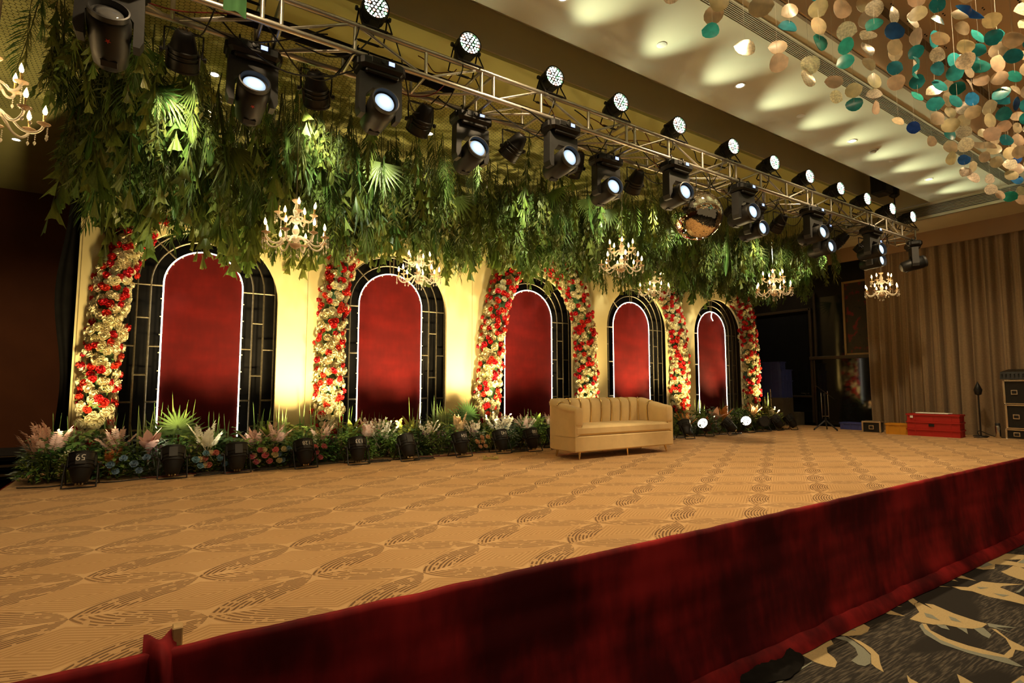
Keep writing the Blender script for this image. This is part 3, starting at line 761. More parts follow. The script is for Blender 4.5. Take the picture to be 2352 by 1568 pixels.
for ci, (lab, path, rad) in enumerate(COLS):
    r = random.Random(100 + ci)
    base = Vector((path[0][0], 7.86, 0))
    t = thing('flower_column', lab, 'flower column', base, group='flower columns')
    pts = bezier([(x, 7.86, z) for x, z in path], 12)
    seglen = [0.0]
    for i in range(1, len(pts)): seglen.append(seglen[-1] + (pts[i] - pts[i - 1]).length)
    tot = seglen[-1]
    obj('foam_core', MB().tube([p - base for p in pts], rad * .72, 10).mesh('foam_core', MT['bed_dark'], 60), t)
    def at_s(s):
        for i in range(1, len(pts)):
            if seglen[i] >= s:
                k = (s - seglen[i - 1]) / max(1e-6, seglen[i] - seglen[i - 1])
                return pts[i - 1].lerp(pts[i], k), (pts[i] - pts[i - 1]).normalized()
        return pts[-1], (pts[-1] - pts[-2]).normalized()
    s = .05; row = 0
    while s < tot:
        nA = 8
        for k in range(nA):
            if r.random() < .05: continue
            an = (k + .5 * (row % 2) - (nA - .5) / 2) / nA * PI * 1.22 + r.uniform(-.13, .13)
            p, tg = at_s(min(tot, max(0, s + r.uniform(-.045, .045))))
            front = Vector((0, -1, 0)); side = tg.cross(front).normalized()
            nrm = (front * math.cos(an) + side * math.sin(an)).normalized()
            red = (k * 2 + row * 3) % 5 == 0 or r.random() < (.32 if s > tot * .55 else .18)
            rr = rad + (.015 if red else -.01) + r.uniform(-.03, .025)
            pos = p + nrm * rr - base
            nrm2 = (nrm + Vector((r.uniform(-.35, .35), r.uniform(-.3, .1), r.uniform(-.25, .35)))).normalized()
            q = nrm2.to_track_quat('Z', 'Y').to_euler()
            if red:
                obj('red_carnation', r.choice(red_meshes), t, pos, q, r.uniform(.82, 1.05))
            elif r.random() < .03:
                obj('white_chrysanthemum', mum_mesh, t, pos, q, 1.0)
            else:
                me = r.choice(white_meshes)
                obj(me.name.split('.')[0], me, t, pos, q, r.uniform(.95, 1.3))
            if r.random() < .16:
                obj('leaf_tuft', r.choice(me_sprigs), t, pos - nrm * .02, q, r.uniform(.8, 1.3))
        s += .076; row += 1

# ================================================================ flower bed along the backdrop
def bush_mesh(name, mat, seed, n, h, w, ll, lw, stemmat=None):
    r = random.Random(seed); mb = MB()
    for k in range(n):
        a = r.uniform(0, 2 * PI); e = r.uniform(.05, 1.45)
        d = r.uniform(.45, 1.0)
        p = Vector((math.cos(a) * math.cos(e) * w * d, math.sin(a) * math.cos(e) * w * d * .8, math.sin(e) * h * d + .03))
        M = T(p.x, p.y, p.z, rz=a - PI / 2 + r.uniform(-.6, .6)) @ T(rx=r.uniform(-.3, .9), ry=r.uniform(-.5, .5))
        leafb(mb, M, ll * r.uniform(.7, 1.3), lw * r.uniform(.7, 1.2), 2, .3)
    for k in range(7):
        a = r.uniform(0, 6.3)
        mb.tube([(0, 0, 0), (math.cos(a) * w * .3, math.sin(a) * w * .3, h * .5), (math.cos(a) * w * .6, math.sin(a) * w * .6, h * .75)], .004, 3)
    return mb.mesh(name, mat)
bushes = [('leafy_bush', 'green', bush_mesh('leafy_bush', MT['bed_green'], 1, 190, .44, .24, .080, .042)),
          ('leafy_bush', 'green', bush_mesh('leafy_bush', MT['bed_green'], 2, 200, .42, .23, .065, .034)),
          ('lime_bush', 'lime', bush_mesh('lime_bush', MT['bed_lime'], 3, 240, .34, .18, .045, .026)),
          ('grey_leaf_plant', 'grey', bush_mesh('grey_leaf_plant', MT['bed_grey'], 4, 110, .46, .19, .085, .035)),
          ('dark_leaf_plant', 'dark', bush_mesh('dark_leaf_plant', MT['bed_dark'], 5, 120, .42, .24, .11, .05))]
def plume_mesh(name, mat, seed, n, L, spread):
    """feathery plumes: a few side-leafed fronds"""
    r = random.Random(seed); mb = MB()
    for k in range(n):
        a = r.uniform(0, 6.3); lean = r.uniform(.15, spread)
        M = T(r.uniform(-.03, .03), r.uniform(-.03, .03), .12, rz=a) @ T(rx=PI / 2 - lean)
        LL = L * r.uniform(.75, 1.1)
        mb.tube([M @ Vector((0, -.12, 0)), M @ Vector((0, LL * .5, -.01)), M @ Vector((0, LL, -.05 * LL))], .003, 3)
        for i in range(9):
            s = .25 + .75 * i / 9
            for sd in (-1, 1):
                leafb(mb, M @ T(0, LL * s, -.05 * LL * s * s, rz=sd * (-.85)) @ T(ry=r.uniform(-.5, .5)), .085 * (1.1 - .6 * s), .028, 2, .2)
        leafb(mb, M @ T(0, LL * .98, -.05 * LL), .05, .02, 2, .2)
    return mb.mesh(name, mat)
def white_sprig_mesh(name, mat, seed, n, L):
    r = random.Random(seed); mb = MB()
    for k in range(n):
        a = r.uniform(0, 6.3); lean = r.uniform(.1, .75)
        M = T(0, 0, .10, rz=a) @ T(rx=PI / 2 - lean)
        LL = L * r.uniform(.7, 1.1)
        mb.tube([M @ Vector((0, -.1, 0)), M @ Vector((0, LL, 0))], .0025, 3)
        for i in range(11):
            s = .35 + .65 * i / 10
            leafb(mb, M @ T(0, LL * s, 0, rz=r.uniform(-1.6, 1.6), ry=r.uniform(0, 6.3)), .045, .038, 2, .3)
    return mb.mesh(name, mat)
def reed_mesh(seed, n, H):
    r = random.Random(seed); mb = MB()
    for k in range(n):
        x = r.uniform(-.10, .10); y = r.uniform(-.05, .05); h = H * r.uniform(.6, 1.08); lx = r.uniform(-.08, .08) * (2.2 if r.random() < .15 else 1)
        w = r.uniform(.007, .012)
        mb.add([(x - w, y, 0), (x + w, y, 0), (x + w * .9 + lx * .5, y, h * .6), (x - w * .9 + lx * .5, y, h * .6), (x + lx, y - .01, h), (x, y + .006, 0), (x + lx * .5, y + .008, h * .6)],
               [(0, 1, 2, 3), (3, 2, 4), (5, 0, 3, 6), (1, 5, 6, 2), (6, 3, 4), (2, 6, 4)])
    return mb.mesh('reed_clump', MT['reed'])
def fan_mesh(seed, n, L, mat, name='fan_palm'):
    r = random.Random(seed); mb = MB()
    for f in range(3):
        a = -.9 + .9 * f + r.uniform(-.2, .2)
        hub = Vector((.12 * math.sin(a), r.uniform(-.05, .02), .26 + .08 * (f == 1)))
        mb.tube([(0, 0, 0), hub], .005, 4)
        for k in range(n):
            th = -1.75 + 3.5 * k / (n - 1)
            M = Matrix.Translation(hub) @ T(ry=a * .5) @ T(rx=PI / 2 - .25) @ T(rz=th)
            leafb(mb, M, L * r.uniform(.85, 1.05), .024, 2, .12)
    return mb.mesh(name, mat)
def broad_mesh(seed, n, L, W, mat, name):
    r = random.Random(seed); mb = MB()
    for k in range(n):
        a = 2 * PI * k / n + r.uniform(-.3, .3); lean = r.uniform(.15, .8)
        M = T(0, 0, .16, rz=a) @ T(rx=PI / 2 - lean)
        leafb(mb, M, L * r.uniform(.75, 1.1), W * r.uniform(.8, 1.1), 4, .25)
        mb.tube([(0, 0, 0), M @ Vector((0, .03, 0))], .006, 4)
    return mb.mesh(name, mat)
def cluster_mesh(name, mat, seed, n, size, h, w, lm):
    """small round blossoms over a leafy base"""
    r = random.Random(seed); mb = MB()
    for k in range(n):
        a = r.uniform(0, 6.3); e = r.uniform(.2, 1.4); d = r.uniform(.7, 1)
        p = (math.cos(a) * math.cos(e) * w * d, math.sin(a) * math.cos(e) * w * d * .8, .05 + math.sin(e) * h * d)
        for j in range(5):
            petal(mb, T(*p, rz=j * 1.256 + a) @ T(rx=.35), size * .5, size * .5, .2 * size)
        mb.tube([p, (p[0] * .4, p[1] * .4, 0)], .0015, 3, mi=1)
    for k in range(24):
        a = r.uniform(0, 6.3)
        leafb(mb, T(math.cos(a) * w * .5, math.sin(a) * w * .5, r.uniform(.02, h * .7), rz=a - PI / 2) @ T(rx=r.uniform(0, .8)), .06, .026, 2, mi=1)
    return mb.mesh(name, [mat, lm])
def rose_plant(name, mat, seed):
    r = random.Random(seed); mb = MB()
    for (dx, dy, z, sz) in ((-.05, -.08, .16, .085), (.06, -.06, .22, .08), (.0, -.09, .09, .075)):
        rr = random.Random(seed * 7 + int(z * 100))
        for (n, L, W, tilt, zz) in ROSE:
            for k in range(n):
                petal(mb, T(dx, dy, z, rx=.9) @ T(0, 0, zz * sz, rz=2 * PI * k / n + rr.random()) @ T(0, .06 * sz, 0, rx=tilt), L * sz, W * sz, .06 * sz)
        mb.tube([(dx, dy, z), (0, 0, 0)], .003, 3, mi=1)
    for k in range(26):
        a = r.uniform(0, 6.3)
        leafb(mb, T(math.cos(a) * .08, math.sin(a) * .06, r.uniform(.02, .2), rz=a - PI / 2) @ T(rx=r.uniform(0, .8)), .06, .034, 2, mi=1)
    return mb.mesh(name, [mat, MT['bed_green']])

def plant(name, me, label, cat, grp, x, y, z=0.0, rz=None, sc=1.0):
    o = obj(name, me, None, (x, y, z), (0, 0, rnd.uniform(0, 6.28) if rz is None else rz), sc)
    return tag(o, label, cat, grp)
BED0, BED1 = -1.05, 12.45
# back and middle fill of bushes
r = random.Random(5)
x = BED0
LBL = {'green': 'dense green leafy bush in the flower bed', 'lime': 'small bushy lime green plant in the flower bed', 'grey': 'grey green leafed plant in the flower bed', 'dark': 'dark glossy leafed plant in the flower bed'}
BZ = [(-.2, 'at the left end'), (1.0, 'before the leftmost arch'), (2.4, 'before the first cream pier'), (3.6, 'before the second arch'), (5.0, 'left of the middle arch'), (8.6, 'behind the sofa'), (10.2, 'right of the sofa'), (99, 'at the right end')]
while x < BED1:
    for (yy, dens, sc) in ((7.38, .95, .80), (7.54, 1, .98), (7.72, 1, 1.05)):
        zb_ = next(z_ for lim, z_ in BZ if x < lim)
        nm, key, me = bushes[r.choices(range(5), (4, 4, 1.6, 1.4, 2.4))[0]]
        plant(nm, me, LBL[key] + ' ' + zb_, 'plant', key + ' bushes ' + zb_, x + r.uniform(-.08, .08), yy + r.uniform(-.05, .05), 0, None, sc * r.uniform(.8, 1.15))
    x += .21
plume_p = [plume_mesh('pink_plume', MT['pink'], s, 9, .32, .85) for s in (1, 2)]
for i, (x, sc) in enumerate([(-.88, 1.15), (-.33, .95), (1.08, .8), (1.30, .95), (1.86, .9), (2.50, .95), (5.16, .9), (5.68, .9), (-.98, .9)]):
    plant('pink_plume', plume_p[i % 2], 'pale pink feathery plumes rising from the flower bed', 'flower', 'pink plumes', x, 7.48, .13, None, sc)
cream_p = [white_sprig_mesh('white_sprig', MT['white_fl'], s, 15, .34) for s in (1, 2)]
for i, (x, sc) in enumerate([(2.62, 1.0), (2.74, .8), (3.40, .85), (4.60, 1.05), (4.72, 1.0), (5.12, .9), (4.18, .8), (9.3, .7), (10.5, .6), (12.2, .8), (6.2, .9), (7.3, .9)]):
    plant('white_sprig', cream_p[i % 2], 'sprays of small white blossoms in the flower bed', 'flower', 'white blossom sprays', x, 7.46, .12, None, sc)
cr = plume_mesh('cream_plume', MT['white_fl'], 9, 6, .30, .6)
plant('cream_plume', cr, 'cream feathered fronds in front of the leftmost arch', 'flower', None, .55, 7.36, .10, .4, 1.1)
plant('gold_spray', white_sprig_mesh('gold_spray', MT['bed_lime'], 5, 6, .30), 'yellow green spray in front of the second arch', 'flower', None, 2.98, 7.40, .12, 0, 1.0)
plant('dry_plume', plume_mesh('dry_plume', MT['peach'], 6, 7, .34, .7), 'dusty brown feathered grass plume beside the third cream pier', 'flower', None, 3.90, 7.50, .12, 0, 1.0)
org = plume_mesh('orange_plume', MT['orange'], 4, 8, .34, .8)
for (x, z, lab) in ((9.0, .05, 'orange feathery plume beside the right arm of the sofa'), (9.62, -.05, 'low orange feathery plume between two floor spotlights'), (10.25, .16, 'tall orange feathery plume behind the pink leaves at right'), (-.36, .02, 'small orange spray behind the leftmost floor spotlights')):
    plant('orange_plume', org, lab, 'flower', 'orange plumes', x, 7.36, z, None, .95 if x > 0 else .7)
plant('yellow_plume', plume_mesh('yellow_plume', MT['peach'], 14, 9, .30, .9), 'peach and yellow plume glowing at the foot of the last flower column', 'flower', None, 11.62, 7.56, .16, 0, 1.0)
mg = broad_mesh(7, 8, .26, .13, MT['magnolia'], 'dusty_pink_leaves')
plant('dusty_pink_leaves', mg, 'cluster of large dusty pink leaves in front of the leftmost arch', 'plant', None, -.03, 7.36, .12, .3, 1.0)
plant('dusty_pink_leaves', mg, 'cluster of large dusty pink leaves near the lit floor spotlight at right', 'plant', None, 9.95, 7.34, .08, .8, 1.15)
reeds = [reed_mesh(s, 9, .82) for s in (1, 2, 3)]
for i, x in enumerate([-.80, -.40, -.09, .12, .27, .60, .72, 1.12, 1.38, 1.75, 2.2, 2.50, 2.75, 3.21, 3.63, 3.74, 4.47, 4.55, 5.31, 5.95, 6.6, 7.4, 8.36, 8.9, 9.68, 9.97, 10.57, 11.0, 11.7, 12.2]):
    plant('reed_clump', reeds[i % 3], 'clump of thin upright green reed blades in the flower bed', 'plant', 'reed clumps', x, 7.62 + .1 * math.sin(i * 2.3), 0, rnd.uniform(-.4, .4), rnd.uniform(.8, 1.1))
fan = fan_mesh(3, 15, .24, MT['bed_green'])
plant('fan_palm', fan, 'dark green fan palm in front of the leftmost red panel', 'plant', None, .22, 7.58, .12, 0, 1.15)
plant('fan_palm', fan, 'dark green fan palm beside the middle arch column', 'plant', None, 4.12, 7.58, .14, .2, 1.2)
plant('fan_palm', fan, 'fan palm low in front of the second cream pier', 'plant', None, 3.75, 7.66, .14, -.2, 1.0)
br = broad_mesh(2, 9, .36, .07, MT['bed_lime'], 'broad_leaf_plant')
for x, lab in ((1.27, 'broad leafed bright green plant before the first cream pier'), (2.32, 'broad leafed bright green plant left of the second red panel'), (2.80, 'broad leafed bright green plant centred on the second red panel'), (3.2, 'broad leafed bright green plant right of the second red panel'), (5.46, 'broad leafed bright green plant behind the sofa')):
    plant('broad_leaf_plant', br, lab, 'plant', 'broad leafed plants', x, 7.60, .10, None, 1.0)
pur = [cluster_mesh('purple_filler', MT['purple'], s, 46, .022, .30, .17, MT['bed_dark']) for s in (1, 2)]
for i, x in enumerate([.05, .42, 1.0, 2.02, 3.05, 3.3, 3.55, 4.1, 5.2, 9.35, 10.9, 11.3]):
    plant('purple_filler', pur[i % 2], 'small purple blossoms on dark stems in the flower bed', 'flower', 'purple fillers', x, 7.36, 0, None, 1.0)
wf = cluster_mesh('white_filler', MT['white_fl'], 5, 60, .020, .30, .18, MT['bed_green'])
for i, x in enumerate([1.75, 2.9, 3.05, -.7, 4.75, 9.75, 10.7, 11.9, 12.3, 6.0, 8.0]):
    plant('white_filler', wf, 'fine white filler blossoms in the flower bed', 'flower', 'white fillers', x, 7.35, 0, None, 1.0)
for key, xs, lab in (('blue_fl', [-.30, -.10, .45, 1.38, .75], 'pale blue artificial roses low in the flower bed'), ('rose_pink', [.58, 1.02, 1.22, 1.66, 1.78], 'pink artificial roses low in the flower bed'), ('rose_white', [.52, 1.1, 1.30], 'cream artificial roses low in the flower bed'), ('peach', [4.1, 4.22, 5.0], 'peach artificial roses low in the flower bed')):
    me = rose_plant(key + '_roses', MT[key], len(key))
    for x in xs:
        plant({'blue_fl': 'blue_roses', 'rose_pink': 'pink_roses', 'rose_white': 'cream_roses', 'peach': 'peach_roses'}[key], me, lab, 'flower', lab, x, 7.24 + rnd.uniform(0, .06), 0, rnd.uniform(-.4, .4), 1.0)
# fallen sprig
mb = MB(); r = random.Random(3)
mb.tube([(-.1, .04, .015), (0, 0, .02), (.1, -.04, .012)], .003, 3)
for k in range(34):
    leafb(mb, T(r.uniform(-.11, .11), r.uniform(-.05, .05), r.uniform(.01, .05), rz=r.uniform(0, 6.3)) @ T(rx=r.uniform(-.2, .8)), .04, .024, 2)
tag(obj('fallen_sprig', mb.mesh('fallen_sprig', MT['bed_lime']), None, (3.86, 6.42, 0)), 'small green sprig lying on the stage carpet left of the sofa', 'sprig')
# ================================================================ lighting truss
TY0, TY1, TZ0, TZ1 = 4.50, 4.86, 3.88, 4.125
TX0, TX1 = -1.35, 12.65
tr = thing('lighting_truss', 'long aluminium box truss carrying stage lights above the stage', 'truss', (TX0, (TY0 + TY1) / 2, TZ0))
org_ = Vector((TX0, (TY0 + TY1) / 2, TZ0))
def trp(name, p, q, r, n=8):
    obj(name, MB().tube([Vector(p) - org_, Vector(q) - org_], r, n).mesh(name, MT['alu'], 60), tr)
nmod = 7; ML = (TX1 - TX0) / nmod
for i in range(nmod):
    a = TX0 + ML * i; b = a + ML
    for (y, z) in ((TY0, TZ0), (TY0, TZ1), (TY1, TZ0), (TY1, TZ1)):
        trp('chord', (a + .003, y, z), (b - .003, y, z), .025, 10)
        obj('connector', MB().tube([Vector((b - .05, y, z)) - org_, Vector((b + .05, y, z)) - org_], .028, 10).mesh('connector', MT['alu'], 60), tr)
    st = [a + .07, a + ML / 3, a + 2 * ML / 3, b - .07]
    for y in (TY0, TY1):
        for x in st: trp('vertical_strut', (x, y, TZ0), (x, y, TZ1), .017)
        for k in range(3):
            p, q = (st[k] + .03, st[k + 1] - .03)
            if k % 2 == 0: trp('diagonal_strut', (p, y, TZ0), (q, y, TZ1), .013)
            else: trp('diagonal_strut', (p, y, TZ1), (q, y, TZ0), .013)
    for x in st: trp('cross_strut', (x, TY0, TZ0), (x, TY1, TZ0), .015)
    for x in (st[0], st[-1]): trp('cross_strut', (x, TY0, TZ1), (x, TY1, TZ1), .015)
    for k in range(3):
        p, q = (st[k] + .03, st[k + 1] - .03)
        trp('diagonal_strut', (p, TY0 if k % 2 else TY1, TZ0), (q, TY1 if k % 2 else TY0, TZ0), .013)
# hoist at the far end and a sling at the near end
def hoist(x, label):
    t = thing('chain_hoist', label, 'hoist', (x, 4.68, 4.72))
    obj('motor', MB().box((0, 0, .14), (.16, .16, .22), bev=.04).mesh('motor', MT['black_plastic']), t)
    obj('chain', MB().tube([(0, 0, .02), (0, 0, -.60)], .010, 5).mesh('chain', MT['black_metal']), t)
    obj('top_sling', MB().tube([(0, 0, .24), (0, 0, .455)], .02, 6).mesh('top_sling', MT['black_metal']), t)
hoist(12.2, 'black chain hoist in the ceiling channel above the far end of the truss')
hoist(-.6, 'black chain hoist in the ceiling channel above the near end of the truss')
# black cloth roll resting inside the truss
mb = MB().tube(bezier([(.35, 4.70, 4.00), (.9, 4.66, 3.975), (1.5, 4.70, 3.985), (2.05, 4.68, 3.97), (2.35, 4.70, 3.97)], 8), .065, 9)
for v in range(len(mb.v)):
    p = Vector(mb.v[v]); mb.v[v] = tuple(p + Vector((0, 1, 1)) * .018 * mnoise.noise(p * 7))
tag(obj('cloth_roll', mb.mesh('cloth_roll', MT['black_cloth'], 60)), 'rolled black cloth lying inside the truss near its left end', 'cloth')
def fg(u, v): return (.30 + .16 * u, 4.47 - .035 + .02 * math.sin(u * 8), 4.16 - .33 * v + .01 * math.sin(u * 5))
tag(obj('green_cloth', MB().grid(fg, 8, 6).mesh('green_cloth', MT['green_cloth'], 180)), 'strip of green cloth hanging over the truss beside a black par light', 'cloth')

# ---------------------------------------------------------------- moving heads
def lens_mat(name, st):
    m = bpy.data.materials.new(name); m.use_nodes = True
    nt = m.node_tree; nt.nodes.clear(); g = NG(nt)
    tc = nt.nodes.new('ShaderNodeTexCoord'); ln = nt.nodes.new('ShaderNodeVectorMath'); ln.operation = 'LENGTH'
    nt.links.new(tc.outputs['Object'], ln.inputs[0])
    e = nt.nodes.new('ShaderNodeEmission'); e.inputs[0].default_value = (.62, .80, 1.0, 1)
    nt.links.new(g.smooth(ln.outputs['Value'], .02, .10, st * 3.2, st), e.inputs[1])
    o = nt.nodes.new('ShaderNodeOutputMaterial'); nt.links.new(e.outputs[0], o.inputs[0])
    return m
MT['mh_lens'] = lens_mat('beam_lens', .5)
MT['mh_lens_dim'] = pm('beam_lens_dim', (.10, .10, .10), .2, 20, .08, spec=1.0)
mh_base = MB().box((0, 0, -.075), (.40, .25, .11), bev=.028)
mh_base.box((.0, -.124, -.06), (.22, .012, .055), bev=.004); mh_base.box((-.205, 0, -.07), (.03, .14, .07), bev=.01); mh_base.box((.205, 0, -.07), (.03, .14, .07), bev=.01)
mh_base.box((0, 0, -.145), (.30, .20, .04), bev=.012)
me_base = mh_base.mesh('base', MT['black_plastic'])
me_disp = MB().box((.065, -.132, -.058), (.052, .004, .034)).mesh('display', MT['screen'])
me_knob = MB().lathe([(.018, 0), (.018, .012), (.0, .014)], 14, T(-.01, -.130, -.058, rx=PI / 2)).mesh('dial', MT['grey_plastic'])
yk = [(-.19, -.15), (.19, -.15), (.195, -.47), (.175, -.52), (.135, -.52), (.135, -.35), (.075, -.275), (-.075, -.275), (-.135, -.35), (-.135, -.52), (-.175, -.52), (-.195, -.47)]
me_yoke = MB().extrude(yk[::-1], -.055, .055).mesh('yoke', MT['grey_plastic'])
me_head = MB().lathe([(0, -.235), (.075, -.235), (.105, -.20), (.118, -.08), (.126, .05), (.126, .13), (.112, .15)], 12).mesh('head', MT['black_plastic'], 50)
me_hring = MB().lathe([(.098, .13), (.118, .15), (.120, .185), (.110, .188), (.100, .150), (.098, .13)], 24, caps=False).mesh('lens_hood', MT['grey_plastic'], 40)
me_hlens = MB().lathe([(0, .022), (.05, .018), (.099, 0)], 24).mesh('lens', MT['mh_lens'], 180)
me_hlens0 = MB().lathe([(0, .022), (.05, .018), (.099, 0)], 24).mesh('lens', MT['mh_lens_dim'], 180)
mb = MB().box((0, -.108, -.15), (.10, .012, .05), bev=.003)
me_hfin = mb.mesh('vent', MT['black_metal'])
me_clamp = MB().box((0, 0, .01), (.045, .05, .05), bev=.008); me_clamp.tube([(0, .03 * math.cos(a), .055 + .034 * math.sin(a)) for a in [R(k) for k in range(-60, 250, 30)]], .007, 5)
me_clamp = me_clamp.mesh('clamp', MT['black_metal'])
star = []
for k in range(10):
    rr_ = .020 if k % 2 == 0 else .008
    star.append((rr_ * math.sin(k * PI / 5), rr_ * math.cos(k * PI / 5), 0))
me_star = MB().add(star, [tuple(range(9, -1, -1))]).mesh('star_print', MT['print_red'])
def moving_head(x, y, z, d, label, lit=True, pan=0.0, st=False):
    t = thing('moving_head_light', label, 'stage light', (x, y, z), (0, 0, pan), 'moving head lights')
    obj('base', me_base, t)
    bs = t.children[0]
    obj('display', me_disp, bs); obj('dial', me_knob, bs)
    for s in (-.11, .11): obj('clamp', me_clamp, t, loc=(s, 0, -.02))
    obj('yoke', me_yoke, t)
    M = Matrix.Rotation(-pan, 3, 'Z'); dl = M @ Vector(d)
    # head looks along +Z of its own frame; keep its -Y side facing down
    zq = dl.normalized(); xq = Vector((1, 0, 0)); yq = zq.cross(xq).normalized(); xq = yq.cross(zq).normalized()
    Mh = Matrix.Translation((0, 0, -.455)) @ Matrix((xq, yq, zq)).transposed().to_4x4()
    h = obj('head', me_head, t, M=Mh)
    obj('lens_hood', me_hring, h); obj('lens', me_hlens if lit else me_hlens0, h, loc=(0, 0, .145)); obj('vent', me_hfin, h)
    if st: obj('star_print', me_star, h, M=T(0, -.1275, .03, rx=PI / 2) @ T(rx=PI))
    return t
def tilt(a, sx=0.0): return (sx, -math.cos(R(a)), math.sin(R(a)))
MHF = [(-.37, TY0 - .02, 30, True, 'black moving head light at the upper left, its lens turned up, unlit', False),
       (.57, TY1, 24, True, 'black moving head light with upturned lit lens, second from left', True),
       (1.54, TY0, 10, True, 'black moving head light facing the hall, third from left, lens glowing white', True),
       (2.66, TY1, 12, True, 'black moving head light, fourth from left under the truss', True),
       (3.58, TY0, 8, True, 'black moving head light, fifth from left under the truss', True),
       (4.58, TY1, 8, True, 'black moving head light, sixth from left under the truss', True),
       (5.45, TY0, 6, True, 'black moving head light hanging just left of the mirror ball', True),
       (6.87, TY0, 6, True, 'black moving head light hanging just right of the mirror ball', True),
       (8.72, TY0, 6, True, 'black moving head light, third from the far end in the front row', True),
       (10.70, TY0, 6, True, 'black moving head light, second from the far end in the front row', True)]
for i, (x, y, a, lit, lab, on) in enumerate(MHF):
    moving_head(x, y, TZ0 - .025, tilt(a, -.12 if i > 4 else 0), lab, on, 0, i < 2)
moving_head(7.70, TY1 + .02, TZ0 - .025, tilt(4, -.10), 'black moving head light behind the one right of the mirror ball', True)
moving_head(9.72, TY1 + .02, TZ0 - .025, tilt(4, -.10), 'black moving head light in the back row, second from the far end', True)
moving_head(11.62, TY1 + .02, TZ0 - .025, tilt(4, -.10), 'black moving head light in the back row, nearest the far end', True)
moving_head(12.45, TY0, TZ0 - .025, (.55, -.7, .25), 'unlit black moving head light turned aside at the far truss end', False, .5)

# ---------------------------------------------------------------- par lights
par_body = MB().lathe([(0, -.185), (.050, -.185), (.066, -.17), (.082, -.115), (.098, -.05), (.108, -.045), (.108, -.035), (.102, -.03), (.102, -.015), (.110, -.01), (.110, .0), (.104, .005), (.104, .02), (.112, .025), (.114, .10)], 20)
me_pbody = par_body.mesh('body', MT['black_plastic'], 40)
me_pbez = MB().lathe([(.114, .10), (.118, .10), (.119, .112), (.104, .114), (.102, .095)], 24, caps=False).mesh('bezel', MT['black_metal'], 40)
def leds_mesh(name, mats):
    mb = MB(); k = 0
    for n, rr in ((1, 0), (6, .035), (12, .065), (18, .090)):
        if n == 1: cs = [(0, 0)]
        else: cs = [(rr * math.cos(2 * PI * i / n), rr * math.sin(2 * PI * i / n)) for i in range(n)]
        for cx, cy in cs:
            mb.lathe([(0, .008), (.010, .006), (.0138, 0)], 8, T(cx, cy, .096), mi=(k * 5) % len(mats)); k += 1
    return mb.mesh(name, mats)
me_leds_on = leds_mesh('led_array', [MT['led'], MT['led'], MT['led'], MT['led_warm'], emis('red_led', (1, .25, .15), 9), emis('green_led', (.2, 1, .3), 9), MT['led']])
me_leds_amb = leds_mesh('led_array', [MT['led_warm']])
me_leds_off = leds_mesh('led_array', [MT['led_off']])
me_pback = MB().lathe([(0, .0), (.103, .0)], 20, T(0, 0, .09)).mesh('reflector_plate', MT['grey_plastic'])
mb = MB().box((0, -.108, .035), (.085, .012, .11), bev=.004)
me_pplate = mb.mesh('rear_plate', MT['grey_plastic'])
me_pside = [MB().box((s * .108, 0, .03), (.024, .07, .12), bev=.008).mesh('side_rib', MT['black_plastic']) for s in (-1, 1)]
me_psock = MB().lathe([(.008, -.205), (.011, -.2), (.011, -.18)], 8).mesh('socket', MT['brass'])
me_knobp = MB().lathe([(0, .03), (.02, .03), (.022, .01), (.008, .008), (.008, 0)], 10).mesh('knob', MT['black_plastic'], 40)
def ubracket(spread, h):
    mb = MB()
    for s in (-1, 1):
        mb.box((0, 0, 0), (.004, .026, .05))
    pts = [(-.13, 0, 0), (-.135, spread * .55, -h * .55), (-.135, spread, -h + .008), (-.09, spread, -h + .006), (.09, spread, -h + .006), (.135, spread, -h + .008), (.135, spread * .55, -h * .55), (.13, 0, 0)]
    mb = MB().tube(pts, .0075, 6)
    mb.box((0, spread, -h + .006), (.19, .03, .008))
    return mb.mesh('bracket', MT['black_metal'])
me_br_f = ubracket(-.115, .215); me_br_b = ubracket(.115, .215)
me_br_hang = ubracket(.0, .20)
TXT = {}
def number_mesh(s, size, mat):
    if (s, size) not in TXT:
        c = bpy.data.curves.new('number', 'FONT'); c.body = s; c.size = size; c.align_x = 'CENTER'; c.align_y = 'CENTER'
        o = bpy.data.objects.new('tmp_number', c); COL.objects.link(o)
        me = bpy.data.meshes.new_from_object(o); me.name = 'number'
        bpy.data.objects.remove(o, do_unlink=True)
        me.materials.clear(); me.materials.append(mat)
        TXT[(s, size)] = me
    return TXT[(s, size)]
def par(t, d, pz, leds, brackets, num=None, roll=0.0):
    """body looks along d; pivot at height pz of thing t"""
    zq = Vector(d).normalized()
    xq = Vector((1, 0, 0)); xq = (xq - zq * xq.dot(zq)).normalized()
    yq = zq.cross(xq).normalized()
    M = Matrix.Translation((0, 0, pz)) @ Matrix((xq, yq, zq)).transposed().to_4x4()
    b = obj('body', me_pbody, t, M=M)
    obj('bezel', me_pbez, b); l = obj('led_array', leds, b); l['kind'] = 'stuff'
    obj('reflector_plate', me_pback, b); obj('rear_plate', me_pplate, b); [obj('side_rib', q, b) for q in me_pside]
    for s in (-.03, -.005, .022): obj('socket', me_psock, b, loc=(s, -.012, 0))
    for br in brackets: obj('bracket', br, t, loc=(0, 0, pz))
    for s in (-1, 1): obj('knob', me_knobp, t, loc=(s * .132, 0, pz), rot=(0, s * PI / 2, 0))
    if num:
        n = obj('number', number_mesh(num, .085 if len(num) < 3 else .068, MT['print']), b, M=T(0, -.119, .048, rx=PI / 2) @ T(rz=PI))
        n['label'] = 'white number %s printed upside down' % num
    return b
